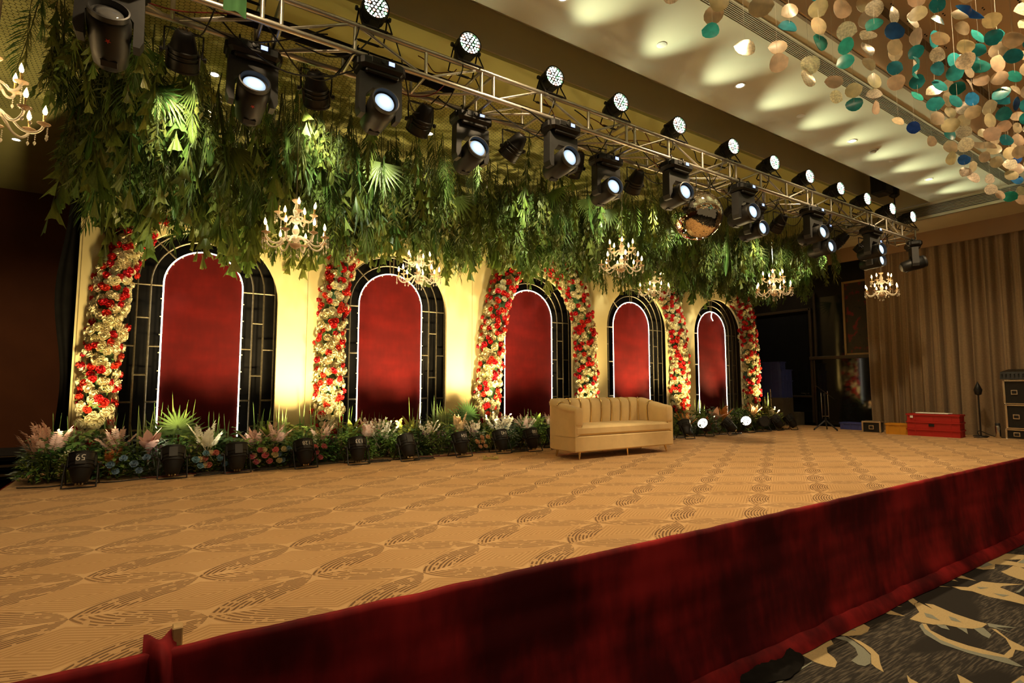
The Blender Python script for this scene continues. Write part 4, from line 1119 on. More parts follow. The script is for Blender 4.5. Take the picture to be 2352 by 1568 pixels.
# on top of the truss, facing the hall
TOPX = [.48, 1.49, 2.43, 3.47, 4.45, 5.48, 6.61, 7.61, 8.59, 9.56, 10.5, 11.49, 12.38]
for i, x in enumerate(TOPX):
    t = thing('par_light', 'lit white LED par light standing on top of the truss, %s from left' % ORD[i], 'stage light', (x, TY0 + .05, TZ1 + .02), group='lit par lights on the truss')
    par(t, (-.10, -1, .02), .18, me_leds_on, [me_br_f, me_br_b])
    o = light('par_lamp', 'SPOT', (x - .01, TY0 - .085, TZ1 + .195), E_TOP, (.86, 1.0, .72), t, (x - .3, 0, TZ1 + 1.0), 62, 1.0, .06)
# under the back chord, facing the foliage
BPX = [.07, 1.10, 2.12, 3.23, 4.12, 5.14, 6.15, 7.25, 8.45, 9.4, 10.4, 11.3]
for i, x in enumerate(BPX):
    t = thing('par_light', 'black par light hanging under the truss aimed at the foliage, %s from left' % ORD[i], 'stage light', (x, TY1 + .06, TZ0 - .035), group='back-facing par lights')
    sx = .25 * math.sin(i * 1.7)
    par(t, (sx, .72, -.62), -.20, me_leds_off, [])
    obj('bracket', me_br_hang, t, M=T(0, 0, -.20) @ T(rx=PI))
    light('par_lamp', 'SPOT', (x + sx * .15, TY1 + .06 + .125, TZ0 - .235 - .09), E_FOL * (1, 1.1, .75, .9, 1.1, .8, .9, 1, 1, .9, 1, 1)[i], (1.0, 1.0, .72), t, (x + sx * 2.2, TY1 + 2.4, TZ0 - .24 - (.25 if i % 2 else .55)), 46, .9, .05)
# on the stage floor, leaning back to wash the backdrop
FP = [(-.58, 6.98, '59', 260, 'black floor spotlight numbered 59 at the left end of the flower bed', 20),
      (.20, 7.10, None, 150, 'black floor spotlight without number, second from the left end', 24),
      (.83, 7.12, None, 230, 'black floor spotlight without number before the leftmost red panel', 18),
      (1.57, 7.08, '128', 520, 'black floor spotlight numbered 128 at the foot of the first cream pier', 26),
      (2.22, 7.04, '133', 330, 'black floor spotlight numbered 133 beside the second flower column', 20),
      (2.88, 7.00, None, 560, 'black floor spotlight without number before the second red panel', 30),
      (3.68, 6.97, '104', 300, 'black floor spotlight numbered 104 before the purple blossoms', 22),
      (4.37, 6.99, '142', 480, 'black floor spotlight numbered 142 beyond the fallen green sprig', 24),
      (4.91, 6.96, '100', 330, 'black floor spotlight numbered 100, the nearest one left of the sofa', 22),
      (5.40, 7.00, None, 200, 'black floor spotlight half hidden behind the left arm of the sofa', 22),
      (6.60, 7.02, None, 300, 'black floor spotlight hidden behind the middle of the sofa', 22),
      (8.02, 7.02, None, 760, 'black floor spotlight hidden behind the right part of the sofa', 24)]
def uplight(x, y, e, t, tl, aimx=0.0, d=None, spot=False):
    if spot:
        return light('par_lamp', 'SPOT', (x, y + .05, .33), e * E_UP, (1, .76, .36), t, (x + aimx, 8.2, 1.55), 60, 1.0, .06)
    if d is not None:
        p = Vector((x, y, .215)) + Vector(d).normalized() * .15
        return light('par_lamp', 'SPOT', p, e * E_UP, (1, .76, .36), t, p + Vector(d), 58, 1.0, .06)
    light('par_lamp', 'SPOT', (x, y + .05, .33), e * E_UP, (1, .76, .36), t, (x + aimx, 8.0, 2.15), 92, .9, .06)
for (x, y, num, e, lab, tl) in FP:
    t = thing('floor_par_light', lab, 'stage light', (x, y, 0), (0, 0, rnd.uniform(-.12, .12)), 'floor spotlights')
    par(t, (0, math.sin(R(tl)), math.cos(R(tl))), .215, me_leds_amb, [me_br_f, me_br_b], num)
    uplight(x, y, e, t, tl, {2.88: .25, 8.02: .33}.get(x, 0), None, x in (2.88, 8.02))
# right of the sofa: turned at different angles
FR = [(8.50, 6.95, (.35, .55, .75), me_leds_off, 520, 'black floor spotlight leaning right beside the right arm of the sofa', 0),
      (9.23, 7.06, (-.85, -.15, .42), me_leds_amb, 420, 'lit floor spotlight showing its LEDs, just right of the sofa', 0),
      (9.85, 6.98, (-.45, .6, .65), me_leds_off, 520, 'black floor spotlight leaning left before the dusty pink leaves', 0),
      (10.68, 7.10, (-.75, -.35, .38), me_leds_amb, 300, 'lit floor spotlight with round bright face near the last arch', 0),
      (11.27, 7.10, (-.55, -.80, .12), me_leds_off, 0, 'unlit floor spotlight with its round face to the hall', 0),
      (11.80, 7.12, (-.42, .6, .75), me_leds_off, 620, 'black floor spotlight at the foot of the last flower column', 0),
      (12.25, 7.05, (-.12, .5, .72), me_leds_off, 620, 'black floor spotlight at the right end of the flower bed', 0)]
for (x, y, d, led, e, lab, _) in FR:
    t = thing('floor_par_light', lab, 'stage light', (x, y, 0), (0, 0, 0), 'floor spotlights')
    par(t, d, .215, led, [me_br_f, me_br_b])
    if e: uplight(x, y, e, t, 20, 0, d)

# ---------------------------------------------------------------- chandeliers
arm_pts = {'lower': [(.03, .075), (.07, .085), (.12, .055), (.17, .005), (.23, -.005), (.275, .03), (.29, .075)],
           'upper': [(.02, .285), (.045, .295), (.075, .275), (.105, .245), (.14, .245), (.165, .27), (.172, .30)]}
me_arm = {k: MB().tube(bezier([(x, 0, z) for x, z in v], 4), .0095, 7).mesh('arm', MT['crystal'], 60) for k, v in arm_pts.items()}
me_cup = MB().lathe([(0, -.012), (.012, -.012), (.018, -.004), (.040, .006), (.042, .011), (.02, .006), (.012, .010), (.012, .024), (0, .024)], 12).mesh('drip_cup', MT['crystal_cup'], 40)
me_candle = MB().lathe([(.0085, .01), (.0085, .062), (.011, .066), (.011, .074), (0, .076)], 8).mesh('candle_tube', MT['gold'], 40)
me_bulb = MB().lathe([(.004, .074), (.0125, .088), (.0145, .102), (.010, .122), (.003, .142), (0, .150)], 8).mesh('flame_bulb', MT['bulb'], 60)
mb = MB()
for k in range(4): mb.lathe([(0, -.007), (.0055, 0), (0, .007)], 6, T(0, 0, -.018 - .015 * k))
mb.lathe([(0, -.112), (.008, -.098), (.010, -.088), (0, -.072)], 6)
me_drop = mb.mesh('crystal_drop', MT['crystal'])
me_col = MB().lathe([(0, .005), (.012, .0), (.014, .03), (.035, .055), (.038, .07), (.016, .09), (.022, .11), (.034, .14), (.036, .165), (.018, .20), (.012, .22), (.05, .245), (.055, .262), (.02, .268), (.022, .30), (.030, .33), (.034, .36), (.018, .40), (.014, .425), (.012, .44)], 14).mesh('column', MT['crystal'], 50)
me_bowl = MB().lathe([(0, -.035), (.012, -.03), (.045, -.012), (.060, .012), (.058, .018), (.02, .008), (0, .006)], 16).mesh('bottom_bowl', MT['crystal_cup'], 50)
me_topc = MB().lathe([(.012, .43), (.030, .445), (.044, .462), (.042, .47), (.01, .452), (0, .45)], 16).mesh('top_cup', MT['crystal_cup'], 50)
def chandelier(x, y, z, label, seed, tl=0.0, bead=True):
    r = random.Random(seed)
    t = thing('crystal_chandelier', label, 'chandelier', (x, y, z), (r.uniform(-.03, .03) + tl, r.uniform(-.04, .04), r.uniform(0, 1)), 'crystal chandeliers')
    obj('column', me_col, t); obj('bottom_bowl', me_bowl, t); obj('top_cup', me_topc, t)
    obj('hanging_chain', MB().tube([(0, 0, .44), (0, 0, 4.17 - z)], .006, 5).mesh('hanging_chain', MT['silver']), t)
    for k in range(3): obj('crystal_drop', me_drop, t, loc=(.04 * math.cos(k * 2.1), .04 * math.sin(k * 2.1), -.01))
    for tier, n in (('lower', 8), ('upper', 5)):
        a0 = r.uniform(0, 1)
        ex, ez = arm_pts[tier][-1]
        for k in range(n):
            A = obj('arm', me_arm[tier], t, rot=(0, 0, a0 + 2 * PI * k / n + r.uniform(-.12, .12)))
            lean = (0, r.uniform(-.12, .12), 0)
            obj('drip_cup', me_cup, A, loc=(ex, 0, ez)); obj('candle_tube', me_candle, A, loc=(ex, 0, ez), rot=lean)
            if r.random() > .06: obj('flame_bulb', me_bulb, A, loc=(ex, 0, ez), rot=lean)
            for q in (-.9, .9): obj('crystal_drop', me_drop, A, loc=(ex + .036 * math.cos(q), .036 * math.sin(q), ez + .004))
    o = light('bulb_glow', 'POINT', (0, 0, .20), E_CH, (1, .66, .30), None, None, size=.2); o.parent = t
CH = [(-1.05, 5.0, 2.82, 'crystal chandelier cut off by the left edge of the photo'),
      (1.10, 5.60, 2.38, 'largest crystal chandelier, hanging above the first cream pier'),
      (3.13, 7.25, 2.50, 'crystal chandelier overlapping the top of the second red arch'),
      (5.55, 5.60, 2.66, 'crystal chandelier hanging below left of the mirror ball'),
      (8.05, 7.25, 2.76, 'crystal chandelier in front of the fourth arch'),
      (9.40, 5.60, 2.66, 'crystal chandelier hanging over the dark wing beside the last column'),
      (12.45, 5.10, 2.86, 'crystal chandelier in front of the beige curtain at right')]
for i, (x, y, z, lab) in enumerate(CH): chandelier(x, y, z, lab, 20 + i)

# ---------------------------------------------------------------- mirror ball
t = thing('mirror_ball', 'large silver mirror ball hanging under the truss', 'mirror ball', (6.08, 4.68, 3.315))
RB = .335
obj('core', MB().lathe([(RB * .985 * math.sin(PI * k / 20), -RB * .985 * math.cos(PI * k / 20)) for k in range(21)], 30).mesh('core', MT['grey_plastic'], 180), t)
mb = MB(); r = random.Random(2); ts = .0140
rows = int(PI * RB / ts)
for i in range(rows):
    th = PI * (i + .5) / rows
    n = max(4, int(2 * PI * RB * math.sin(th) / ts))
    for k in range(n):
        if r.random() < .015: continue
        ph = 2 * PI * (k + (i % 2) * .1) / n
        nr = Vector((math.sin(th) * math.cos(ph), math.sin(th) * math.sin(ph), -math.cos(th)))
        e1 = Vector((-math.sin(ph), math.cos(ph), 0)); e2 = nr.cross(e1)
        nj = (nr + Vector((r.uniform(-1, 1), r.uniform(-1, 1), r.uniform(-1, 1))) * .018).normalized()
        e1 = (e1 - nj * e1.dot(nj)).normalized(); e2 = nj.cross(e1)
        h = ts * .46; c = nr * RB
        mb.add([c - e1 * h - e2 * h, c + e1 * h - e2 * h, c + e1 * h + e2 * h, c - e1 * h + e2 * h], [(0, 1, 2, 3)])
o = obj('mirror_tiles', mb.mesh('mirror_tiles', MT['mirror']), t); o['kind'] = 'stuff'
obj('cap', MB().lathe([(.05, RB - .02), (.05, RB + .02), (.02, RB + .05), (0, RB + .05)], 14).mesh('cap', MT['silver'], 40), t)
obj('chain', MB().tube([(0, 0, RB + .04), (0, 0, TZ0 - 3.315)], .008, 6).mesh('chain', MT['black_metal']), t)

# ---------------------------------------------------------------- cables on the truss
r = random.Random(8)
for i in range(46):
    x = -.6 + 13.0 * (i + r.random()) / 46
    L = r.uniform(.5, 1.4)
    red = r.random() < .22
    zt_ = 'near its left end' if x < 1.2 else ('above the second arch' if x < 3.6 else ('left of the mirror ball' if x < 5.8 else ('right of the mirror ball' if x < 9 else 'near its far end')))
    y0, y1 = r.uniform(TY0, TY1), r.uniform(TY0, TY1)
    z0, z1 = r.choice((TZ0, TZ1)) + .02, r.choice((TZ0, TZ1)) + .01
    mid = min(z0, z1) - r.uniform(.02, .30) * (0.5 if red else 1)
    x2 = min(x + L, 12.6)
    pts = [(x, y0, z0), (x + L * .15, y0 + r.uniform(-.05, .05), (z0 + mid) / 2), (x + L * .4, (y0 + y1) / 2 + r.uniform(-.1, .1), mid), (x + L * .7, y1 + r.uniform(-.08, .08), mid + .05), (x2, y1, z1)]
    tag(obj('power_cable', MB().tube(bezier(pts, 6), .0065 if not red else .005, 5).mesh('power_cable', MT['cable_red' if red else 'cable'])),
        ('red wire slung through the truss ' if red else 'black cable looped through the truss ') + zt_, 'cable', ('red wires ' if red else 'black cables ') + zt_)
for i, x in enumerate(BPX):   # feed to every hanging par
    pts = [(x + .25, TY0, TZ1 + .03), (x + .22, TY0 - .02, 4.0), (x + .12, TY0 + .15, 3.72), (x + .02, TY1 - .03, 3.78)]
    tag(obj('feed_cable', MB().tube(bezier(pts, 7), .006, 5).mesh('feed_cable', MT['cable'])), 'thin black feed cable dropping from truss to a back-facing par light', 'cable', 'feed cables of the back-facing par lights')
# cables on the stage floor
def floor_cable(pts, red, lab, grp=None):
    tag(obj('floor_cable', MB().tube(bezier(pts, 6), .006, 5).mesh('floor_cable', MT['cable_red' if red else 'cable'])), lab, 'cable', grp)
for i in range(16):
    a = -1.0 + .83 * i + r.uniform(-.1, .1); red = i % 4 == 1
    yb = 7.18 + r.uniform(-.06, .06)
    pts = [(a, yb, .008), (a + .25, yb - r.uniform(0, .12), .008), (a + .5, yb + r.uniform(-.08, .05), .008), (a + .75, yb - r.uniform(0, .14), .008), (a + 1.05, yb, .008)]
    floor_cable(pts, red, 'red cable running along the foot of the flower bed' if red else 'black cable running along the foot of the flower bed', 'red floor cables' if red else 'black floor cables')
for (cx, cy) in ((.55, 7.02), (1.15, 7.05), (3.1, 6.92), (4.65, 6.90), (2.5, 7.0), (11.0, 7.0), (10.1, 6.95)):
    pts = [(cx + .16 * math.cos(a * .9) * (1 - .02 * a), cy + .07 * math.sin(a * .9), .008 + .002 * a) for a in range(0, 15)]
    floor_cable(pts, False, 'coil of black cable beside a floor spotlight', 'cable coils on the stage')
# ================================================================ hanging net and foliage
NZ = 4.20
def net_mesh():
    vs_ = []; fs = []
    a = .027; dx = a * 1.5; dy = a * math.sqrt(3); w = .0022
    x0, x1, y0, y1 = -1.7, 12.75, 4.92, 8.15
    nx = int((x1 - x0) / dx); ny = int((y1 - y0) / dy)
    def zz(x, y): return NZ - .035 * (1 + math.sin(x * 2.1) * math.sin(y * 1.9 + x))
    for i in range(nx):
        cx = x0 + i * dx
        for j in range(ny):
            cy = y0 + j * dy + (dy / 2 if i % 2 else 0)
            P = [(cx + a * math.cos(k * PI / 3), cy + a * math.sin(k * PI / 3)) for k in range(4)]
            for k in range(3):
                p, q = P[k], P[k + 1]
                ex, ey = q[0] - p[0], q[1] - p[1]
                nx_, ny_ = -ey / a * w, ex / a * w
                b = len(vs_)
                vs_ += [(p[0] - nx_, p[1] - ny_, zz(*p)), (p[0] + nx_, p[1] + ny_, zz(*p)), (q[0] + nx_, q[1] + ny_, zz(*q)), (q[0] - nx_, q[1] - ny_, zz(*q))]
                fs.append((b, b + 1, b + 2, b + 3))
    me = bpy.data.meshes.new('wire_net'); me.from_pydata(vs_, [], fs); me.materials.append(MT['net']); me.update()
    return me
tag(obj('hanging_net', net_mesh()), 'green hexagonal netting stretched under the ceiling behind the truss', 'net')

def fish_leaf(mb, M, L, W, seed, mi=0):
    r = random.Random(seed)
    vs_ = [(0, 0, 0)]; fs = []
    n = 6
    for k in range(n + 1):
        s = k / n * 2 - 1
        rr = L * (.90 + .14 * abs(s) + r.uniform(-.10, .08))
        vs_.append((W * s * .5, rr, (.014 if k % 2 else -.014)))
    vs_ += [(-W * .10, L * .33, .004), (W * .10, L * .33, .004)]
    i0, i1 = n + 2, n + 3
    for k in range(1, n + 1):
        h = i0 if k <= n / 2 else i1
        fs.append((h, k + 1, k))
    fs += [(0, i1, i0), (i0, i1, n // 2 + 1)]
    mb.add(vs_, fs, M, mi)
def fish_layout(seed, L, top):
    r = random.Random(seed); out = []
    n = 11
    for k in range(n):
        s = top + L * (.12 + .88 * k / (n - 1))
        sd = 1 if k % 2 else -1
        sz = (.125 + .06 * math.sin(PI * (k + 1) / (n + 1))) * r.uniform(.85, 1.15)
        if k == n - 1: M = T(0, 0, -s, rx=-PI / 2)
        else: M = T(0, 0, -s, rz=r.uniform(-1.1, 1.1) + (0 if sd > 0 else PI)) @ T(ry=0, rx=0) @ Matrix.Rotation(PI / 2 - 0.0, 4, 'Z') @ T(rx=-(PI / 2 - r.uniform(.15, .5)))
        out.append((M @ T(ry=r.uniform(-.6, .6)), sz * 1.1, sz * r.uniform(.5, .8), seed * 31 + k))
    return out
def hang_stem(mb, L, r0=.006, mi=0):
    mb.tube([(0, 0, 0), (.01, .01, -L * .5), (0, 0, -L)], [r0, r0 * .8, r0 * .4], 4, mi=mi)
fish_me = []
for s in range(4):
    top = .0 if s % 2 == 0 else .38; L = .72
    mb = MB(); hang_stem(mb, L + top, mi=1)
    for (M, a, b, sd) in fish_layout(s + 1, L, top): fish_leaf(mb, M, a, b, sd)
    fish_me.append((mb.mesh('fishtail_palm_branch', [MT['leaf_fish'], MT['stem']]), L + top))
fish_single = []
for s in range(4):
    mb = MB(); fish_leaf(mb, Matrix.Identity(4), 1.0, .8, s + 3); 
    fish_single.append(mb.mesh('fishtail_leaf', MT['leaf_fish']))
frond_me = []
for s in range(4):
    r = random.Random(s + 70); L = .80; top = 0 if s % 2 == 0 else .30
    mb = MB(); hang_stem(mb, L + top, .006, 1)
    for i in range(26):
        q = i / 25; z = -top - L * (.06 + .94 * q)
        ll = .25 * (math.sin(PI * (.15 + .8 * q)) ** .7)
        for sd in (-1, 1):
            M = T(0, 0, z) @ Matrix.Rotation(sd * PI / 2, 4, 'Z') @ T(rz=PI / 2 if False else 0)
            M = T(0, 0, z, rz=(0 if sd > 0 else PI) + r.uniform(-.2, .2)) @ Matrix.Rotation(-PI / 2, 4, 'Z') @ T(rx=-(.45 + .75 * q) + r.uniform(-.1, .1))
            leafb(mb, M, ll, .019, 2, .18, .2)
    frond_me.append((mb.mesh('palm_frond', [MT['leaf_palm'], MT['stem']]), L + top))
sprig_me = []
for s in range(4):
    r = random.Random(s + 90); L = .62; top = 0 if s % 2 == 0 else .40
    mb = MB(); hang_stem(mb, L + top, .004, 1)
    for b in range(5):
        a = r.uniform(0, 6.3); z0 = -top - L * r.uniform(.0, .45); ln = r.uniform(.25, .5); dx = r.uniform(.03, .12)
        p0 = Vector((0, 0, z0)); p1 = Vector((dx * math.cos(a), dx * math.sin(a), z0 - ln))
        mb.tube([p0, p1], .002, 3, mi=1)
        for k in range(12):
            p = p0.lerp(p1, .15 + .85 * k / 11)
            leafb(mb, T(p.x, p.y, p.z, rz=r.uniform(0, 6.3)) @ T(rx=-r.uniform(.3, 1.2)), r.uniform(.05, .085), r.uniform(.024, .038), 2, .2)
    sprig_me.append((mb.mesh('leafy_sprig', [MT['leaf_sprig'], MT['stem']]), L + top))
fern_me = []
for s in range(3):
    r = random.Random(s + 120); L = .58; top = .0 if s % 2 == 0 else .42
    mb = MB(); hang_stem(mb, L + top, .004, 1)
    for i in range(70):
        z = -top - L * r.uniform(.05, 1); a = r.uniform(0, 6.3); ll = r.uniform(.06, .16)
        leafb(mb, T(0, 0, z, rz=a) @ T(rx=-r.uniform(.5, 1.3)), ll, .011, 2, .25, .2)
    fern_me.append((mb.mesh('hanging_fern', [MT['leaf_fern'], MT['stem']]), L + top))
fanl_me = []
for s in range(2):
    r = random.Random(s + 150); mb = MB(); hang_stem(mb, .45, .005, 1)
    for k in range(17):
        th = -1.5 + 3.0 * k / 16
        leafb(mb, T(0, 0, -.45) @ T(rz=.3 * s) @ T(rx=-PI / 2 + .2) @ T(rz=th), .36 * r.uniform(.85, 1.05), .028, 2, .12)
    fanl_me.append((mb.mesh('fan_palm_leaf', [MT['leaf_palm'], MT['stem']]), .8))

SPEC = {'fishtail_palm_branch': (fish_me, 'hanging fishtail palm branch', 'palm branch', 300),
        'palm_frond': (frond_me, 'hanging feathery palm frond', 'palm frond', 300),
        'leafy_sprig': (sprig_me, 'hanging sprig of small oval leaves', 'leafy sprig', 300),
        'hanging_fern': (fern_me, 'hanging fine-leaved fern', 'fern', 130),
        'fan_palm_leaf': (fanl_me, 'hanging fan palm leaf', 'palm leaf', 130)}
def spot(r):
    """a hanging point on the net: denser towards the backdrop, nearer at the left end"""
    while True:
        x = r.uniform(-1.25, 12.45); y = r.uniform(4.95, 7.95)
        y_front = 5.75 - .25 * math.sin(x * 1.3)
        if x < .4: y_front = 5.0 + .5 * max(0, x + .8)
        p = 1.0 if y > y_front + .6 else (.25 + .75 * max(0, (y - y_front) / .6) if y > y_front else .03)
        if x > 12.2 and y < 5.3: continue
        if x < -.90 + .05 * (y - 5): continue
        if r.random() < p: return x, y
ZONES = [(-.3, 'at the far left'), (1.4, 'above the leftmost arch'), (2.5, 'above the second flower column'), (4.2, 'above the second arch'), (7.0, 'above the middle arch'), (9.0, 'above the fourth arch'), (11.2, 'above the rightmost arch'), (99, 'at the far right end')]
for si, (nm, (mes, lab0, cat, cnt)) in enumerate(SPEC.items()):
    r = random.Random(200 + si)
    pts = sorted([spot(r) for _ in range(cnt - 8)] + [(r.uniform(-.9, .25), r.uniform(4.95, 5.9)) for _ in range(8)], key=lambda p: p[0] ** 2 + p[1] ** 2)
    for i, (x, y) in enumerate(pts):
        me, L = r.choice(mes)
        deep = min(1, max(0, (y - 5.3) / 2.0))
        want = .62 + (.62 * deep) * r.uniform(.35, 1.0) + r.uniform(-.1, .1) + (.34 * deep if -.5 < x < 2.2 else (.18 * deep if x < 4 else 0))
        sc = max(.75, min(1.6, want / L))
        z = NZ - .06 - max(0, want - L * sc) * r.uniform(.6, 1)
        rz = r.uniform(0, 6.28); lean = (r.uniform(-.16, .16), r.uniform(-.16, .16), rz)
        zone = next(z_ for lim, z_ in ZONES if x < lim); dep = 'near the netting front' if y < 6.0 else ('deep in the canopy' if y < 7.1 else 'close to the backdrop')
        lab = lab0 + ' ' + zone + ', ' + dep
        if nm == 'fishtail_palm_branch' and i < 60:
            # nearest ones: every leaf an object
            t = thing(nm, lab, cat, (x, y, NZ - .03), lean, lab + 's', sc)
            top = 0.0 if i % 2 else .3
            mb = MB(); hang_stem(mb, .72 + top)
            obj('stem', mb.mesh('stem', MT['stem']), t)
            for (M, a, b, sd) in fish_layout(300 + i, .72, top):
                obj('leaf', fish_single[sd % 4], t, M=M @ Matrix.Diagonal((b / .8 * 1.0, a, (a + b) / 2 * 5.5 * .2 + .0, 1)))
        else:
            o = obj(nm, me, None, (x, y, z), lean, sc)
            tag(o, lab, cat, lab + 's')
# dense filler behind the individually hung plants
def filler(name, src, cnt, seed, label, ylo):
    r = random.Random(seed)
    vs_ = []; fs = []; mis = []
    data = []
    for me, L in src:
        data.append(([v.co.copy() for v in me.vertices], [tuple(p.vertices) for p in me.polygons], [p.material_index for p in me.polygons], L))
    for k in range(cnt):
        while True:
            x, y = spot(r)
            if y > ylo: break
        V, Fc, Mi, L = r.choice(data)
        M = T(x, y, NZ - .06 - r.uniform(0, .38), r.uniform(-.2, .2), r.uniform(-.2, .2), r.uniform(0, 6.28), r.uniform(.8, 1.15))
        b = len(vs_)
        vs_ += [tuple(M @ v) for v in V]
        fs += [tuple(b + i for i in f) for f in Fc]; mis += Mi
    me2 = bpy.data.meshes.new(name); me2.from_pydata(vs_, [], fs)
    for m_ in src[0][0].materials: me2.materials.append(m_)
    me2.polygons.foreach_set('material_index', mis); me2.update()
    o = obj(name, me2); tag(o, label, 'foliage'); o['kind'] = 'stuff'
filler('sprig_filler', sprig_me, 480, 1, 'dense mass of small-leaved sprigs deep in the ceiling foliage', 6.2)
filler('fern_filler', fern_me, 120, 2, 'dense mass of fine fern deep in the ceiling foliage', 6.2)
# ================================================================ sofa
SX, SY = 4.745, 5.70
sofa = thing('sofa', 'cream velvet tub sofa with channelled back, gold piping and gold legs', 'sofa', (SX + .97, SY + .36, 0))
W_, D_ = 1.94, .72
so = Vector((SX + .97, SY + .36, 0))
def sobj(name, mb, mat, smooth=40):
    for i in range(len(mb.v)): mb.v[i] = (mb.v[i][0] - W_ / 2, mb.v[i][1] - D_ / 2, mb.v[i][2])
    return obj(name, mb.mesh(name, mat, smooth), sofa)
def plan(inset, rc, n=8):
    """outline from front-left, back round the tub to front-right"""
    rc = max(.03, rc - inset); a, b, c = inset, W_ - inset, D_ - inset
    pts = [(a, 0.0)]
    pts += [(a + rc - rc * math.cos(k / n * PI / 2), c - rc + rc * math.sin(k / n * PI / 2)) for k in range(n + 1)]
    pts += [(b - rc + rc * math.sin(k / n * PI / 2), c - rc + rc * math.cos(k / n * PI / 2)) for k in range(n + 1)]
    pts += [(b, 0.0)]
    return pts
def slab(pl, z0, z1, rnd_=.015):
    mb = MB(); n = len(pl)
    cx, cy = W_ / 2, D_ / 2
    rings = []
    for (z, s) in ((z0, rnd_), (z0 + rnd_, 0), (z1 - rnd_, 0), (z1, rnd_)):
        rings.append([(p[0] + (s if p[0] < cx else -s), p[1] + (s if p[1] < cy else -s), z) for p in pl])
    vv = [p for q in rings for p in q]
    ff = [tuple(range(n - 1, -1, -1)), tuple(range(3 * n, 4 * n))]
    for i in range(3):
        for k in range(n): ff.append((i * n + k, i * n + (k + 1) % n, (i + 1) * n + (k + 1) % n, (i + 1) * n + k))
    mb.add(vv, [f[::-1] for f in ff]); return mb
sobj('base', slab(plan(0, .24), .105, .32), MT['sofa'])
sobj('seat_cushion', slab([(x, y - (.0 if y > .01 else .005)) for x, y in plan(.03, .24)], .322, .455, .03), MT['sofa'])
# outer shell (U wall)
def topz(s_y): return .70 + .10 * min(1, max(0, (s_y - .12) / .45))
def upath(inset, n=60):
    pl = plan(inset, .24, 10)
    P = [Vector((x, y, 0)) for x, y in pl]
    L = [0]
    for i in range(1, len(P)): L.append(L[-1] + (P[i] - P[i - 1]).length)
    def f(s):
        s = max(0, min(1, s)) * L[-1]
        for i in range(1, len(P)):
            if L[i] >= s - 1e-9:
                k = (s - L[i - 1]) / max(1e-9, L[i] - L[i - 1]); return P[i - 1].lerp(P[i], k)
        return P[-1]
    return f
fo = upath(0.0); fm = upath(.075)
def wall(u, v):
    p = fo(u); z = .32 + (topz(p.y) - .05 - .32) * v
    return (p.x, p.y, z)
mb = MB(); fi = upath(.11)
NN = 80
vv = []; ff = []
for k in range(NN + 1):
    u = k / NN; p = fo(u); q = fi(u); zt = topz(p.y) - .035
    vv += [(p.x, p.y, .30), (p.x, p.y, zt), (q.x, q.y, zt), (q.x, q.y, .36)]
for k in range(NN):
    b = k * 4
    ff += [(b, b + 1, b + 5, b + 4), (b + 1, b + 2, b + 6, b + 5), (b + 2, b + 3, b + 7, b + 6), (b + 3, b, b + 4, b + 7)]
ff += [(0, 3, 2, 1), (NN * 4, NN * 4 + 1, NN * 4 + 2, NN * 4 + 3)]
sobj('outer_shell', mb.add(vv, ff), MT['sofa'])
CUTS = [0, .13, .21, .301, .369, .437, .5085, .58, .648, .716, .79, .87, 1.0]
PROF = [(-.075, -.075), (-.080, -.035), (-.055, -.004), (-.01, .008), (.035, -.004), (.065, -.05), (.072, -.13), (.070, -.24), (.055, -.36)]
def chan_pt(u, j, bulge):
    p = fm(u); e = .004
    tg = (fm(min(1, u + e)) - fm(max(0, u - e))).normalized()
    nin = Vector((tg.y, -tg.x, 0))      # towards the seat
    zt = topz(p.y); n, dz = PROF[j]
    z = max(.44, zt + dz * (zt - .44) / .36 if dz < -.05 else zt + dz)
    k = 1.0 if j in (0,) else 1.0
    out = nin * (n + (bulge if n > 0 else -bulge * .5))
    return (p.x + out.x, p.y + out.y, z + (bulge * .6 if j in (2, 3, 4) else 0))
for i in range(len(CUTS) - 1):
    a, b = CUTS[i], CUTS[i + 1]
    def fn(u, v, a=a, b=b):
        s = a + (b - a) * (.012 + .976 * u)
        return chan_pt(s, int(round(v * 8)), .028 * math.sin(PI * u) ** .55 - .006)
    mb = MB().grid(fn, 8, 8)
    sobj('back_channel', mb, MT['sofa'], 180)
for i in range(1, len(CUTS) - 1):
    pts = [chan_pt(CUTS[i], j, .010) for j in range(1, 9)]
    sobj('gold_piping', MB().tube(bezier(pts, 3), .0085, 6), MT['gold'], 180)
for xx in (.068, W_ - .068):
    def fa(u, v, xx=xx):
        a = u * 2 * PI; q = math.sin(v * PI / 2) ** .5
        ca, sa = math.cos(a), math.sin(a)
        k = (abs(ca) ** 5 + abs(sa) ** 5) ** (-.2)
        return (xx + .072 * k * ca * q, .012 - .028 * math.cos(v * PI / 2), .575 + .128 * k * sa * q)
    sobj('arm_front', MB().grid(fa, 28, 6), MT['sofa'], 180)
for (x, y, lx, ly) in ((.14, .08, -.02, -.03), (1.04, .09, .01, -.02), (1.925 - .08, .09, .03, -.03), (.14, .55, -.03, .03), (1.04, .60, .01, .03), (1.84, .58, .03, .03)):
    sobj('leg', MB().tube([(x, y, .12), (x - lx * 0 + lx * .9, y + ly * .5, .0)], [.020, .009], 10), MT['gold'], 60)
mb = MB(); mb.box((0, 0, .03), (.28, .2, .06), bev=.01)
tag(obj('power_strip', MB().box((0, 0, .02), (.30, .07, .04), bev=.008).mesh('power_strip', MT['black_plastic']), None, (6.25, 6.62, 0)), 'black power strip on the carpet behind the sofa', 'power strip')

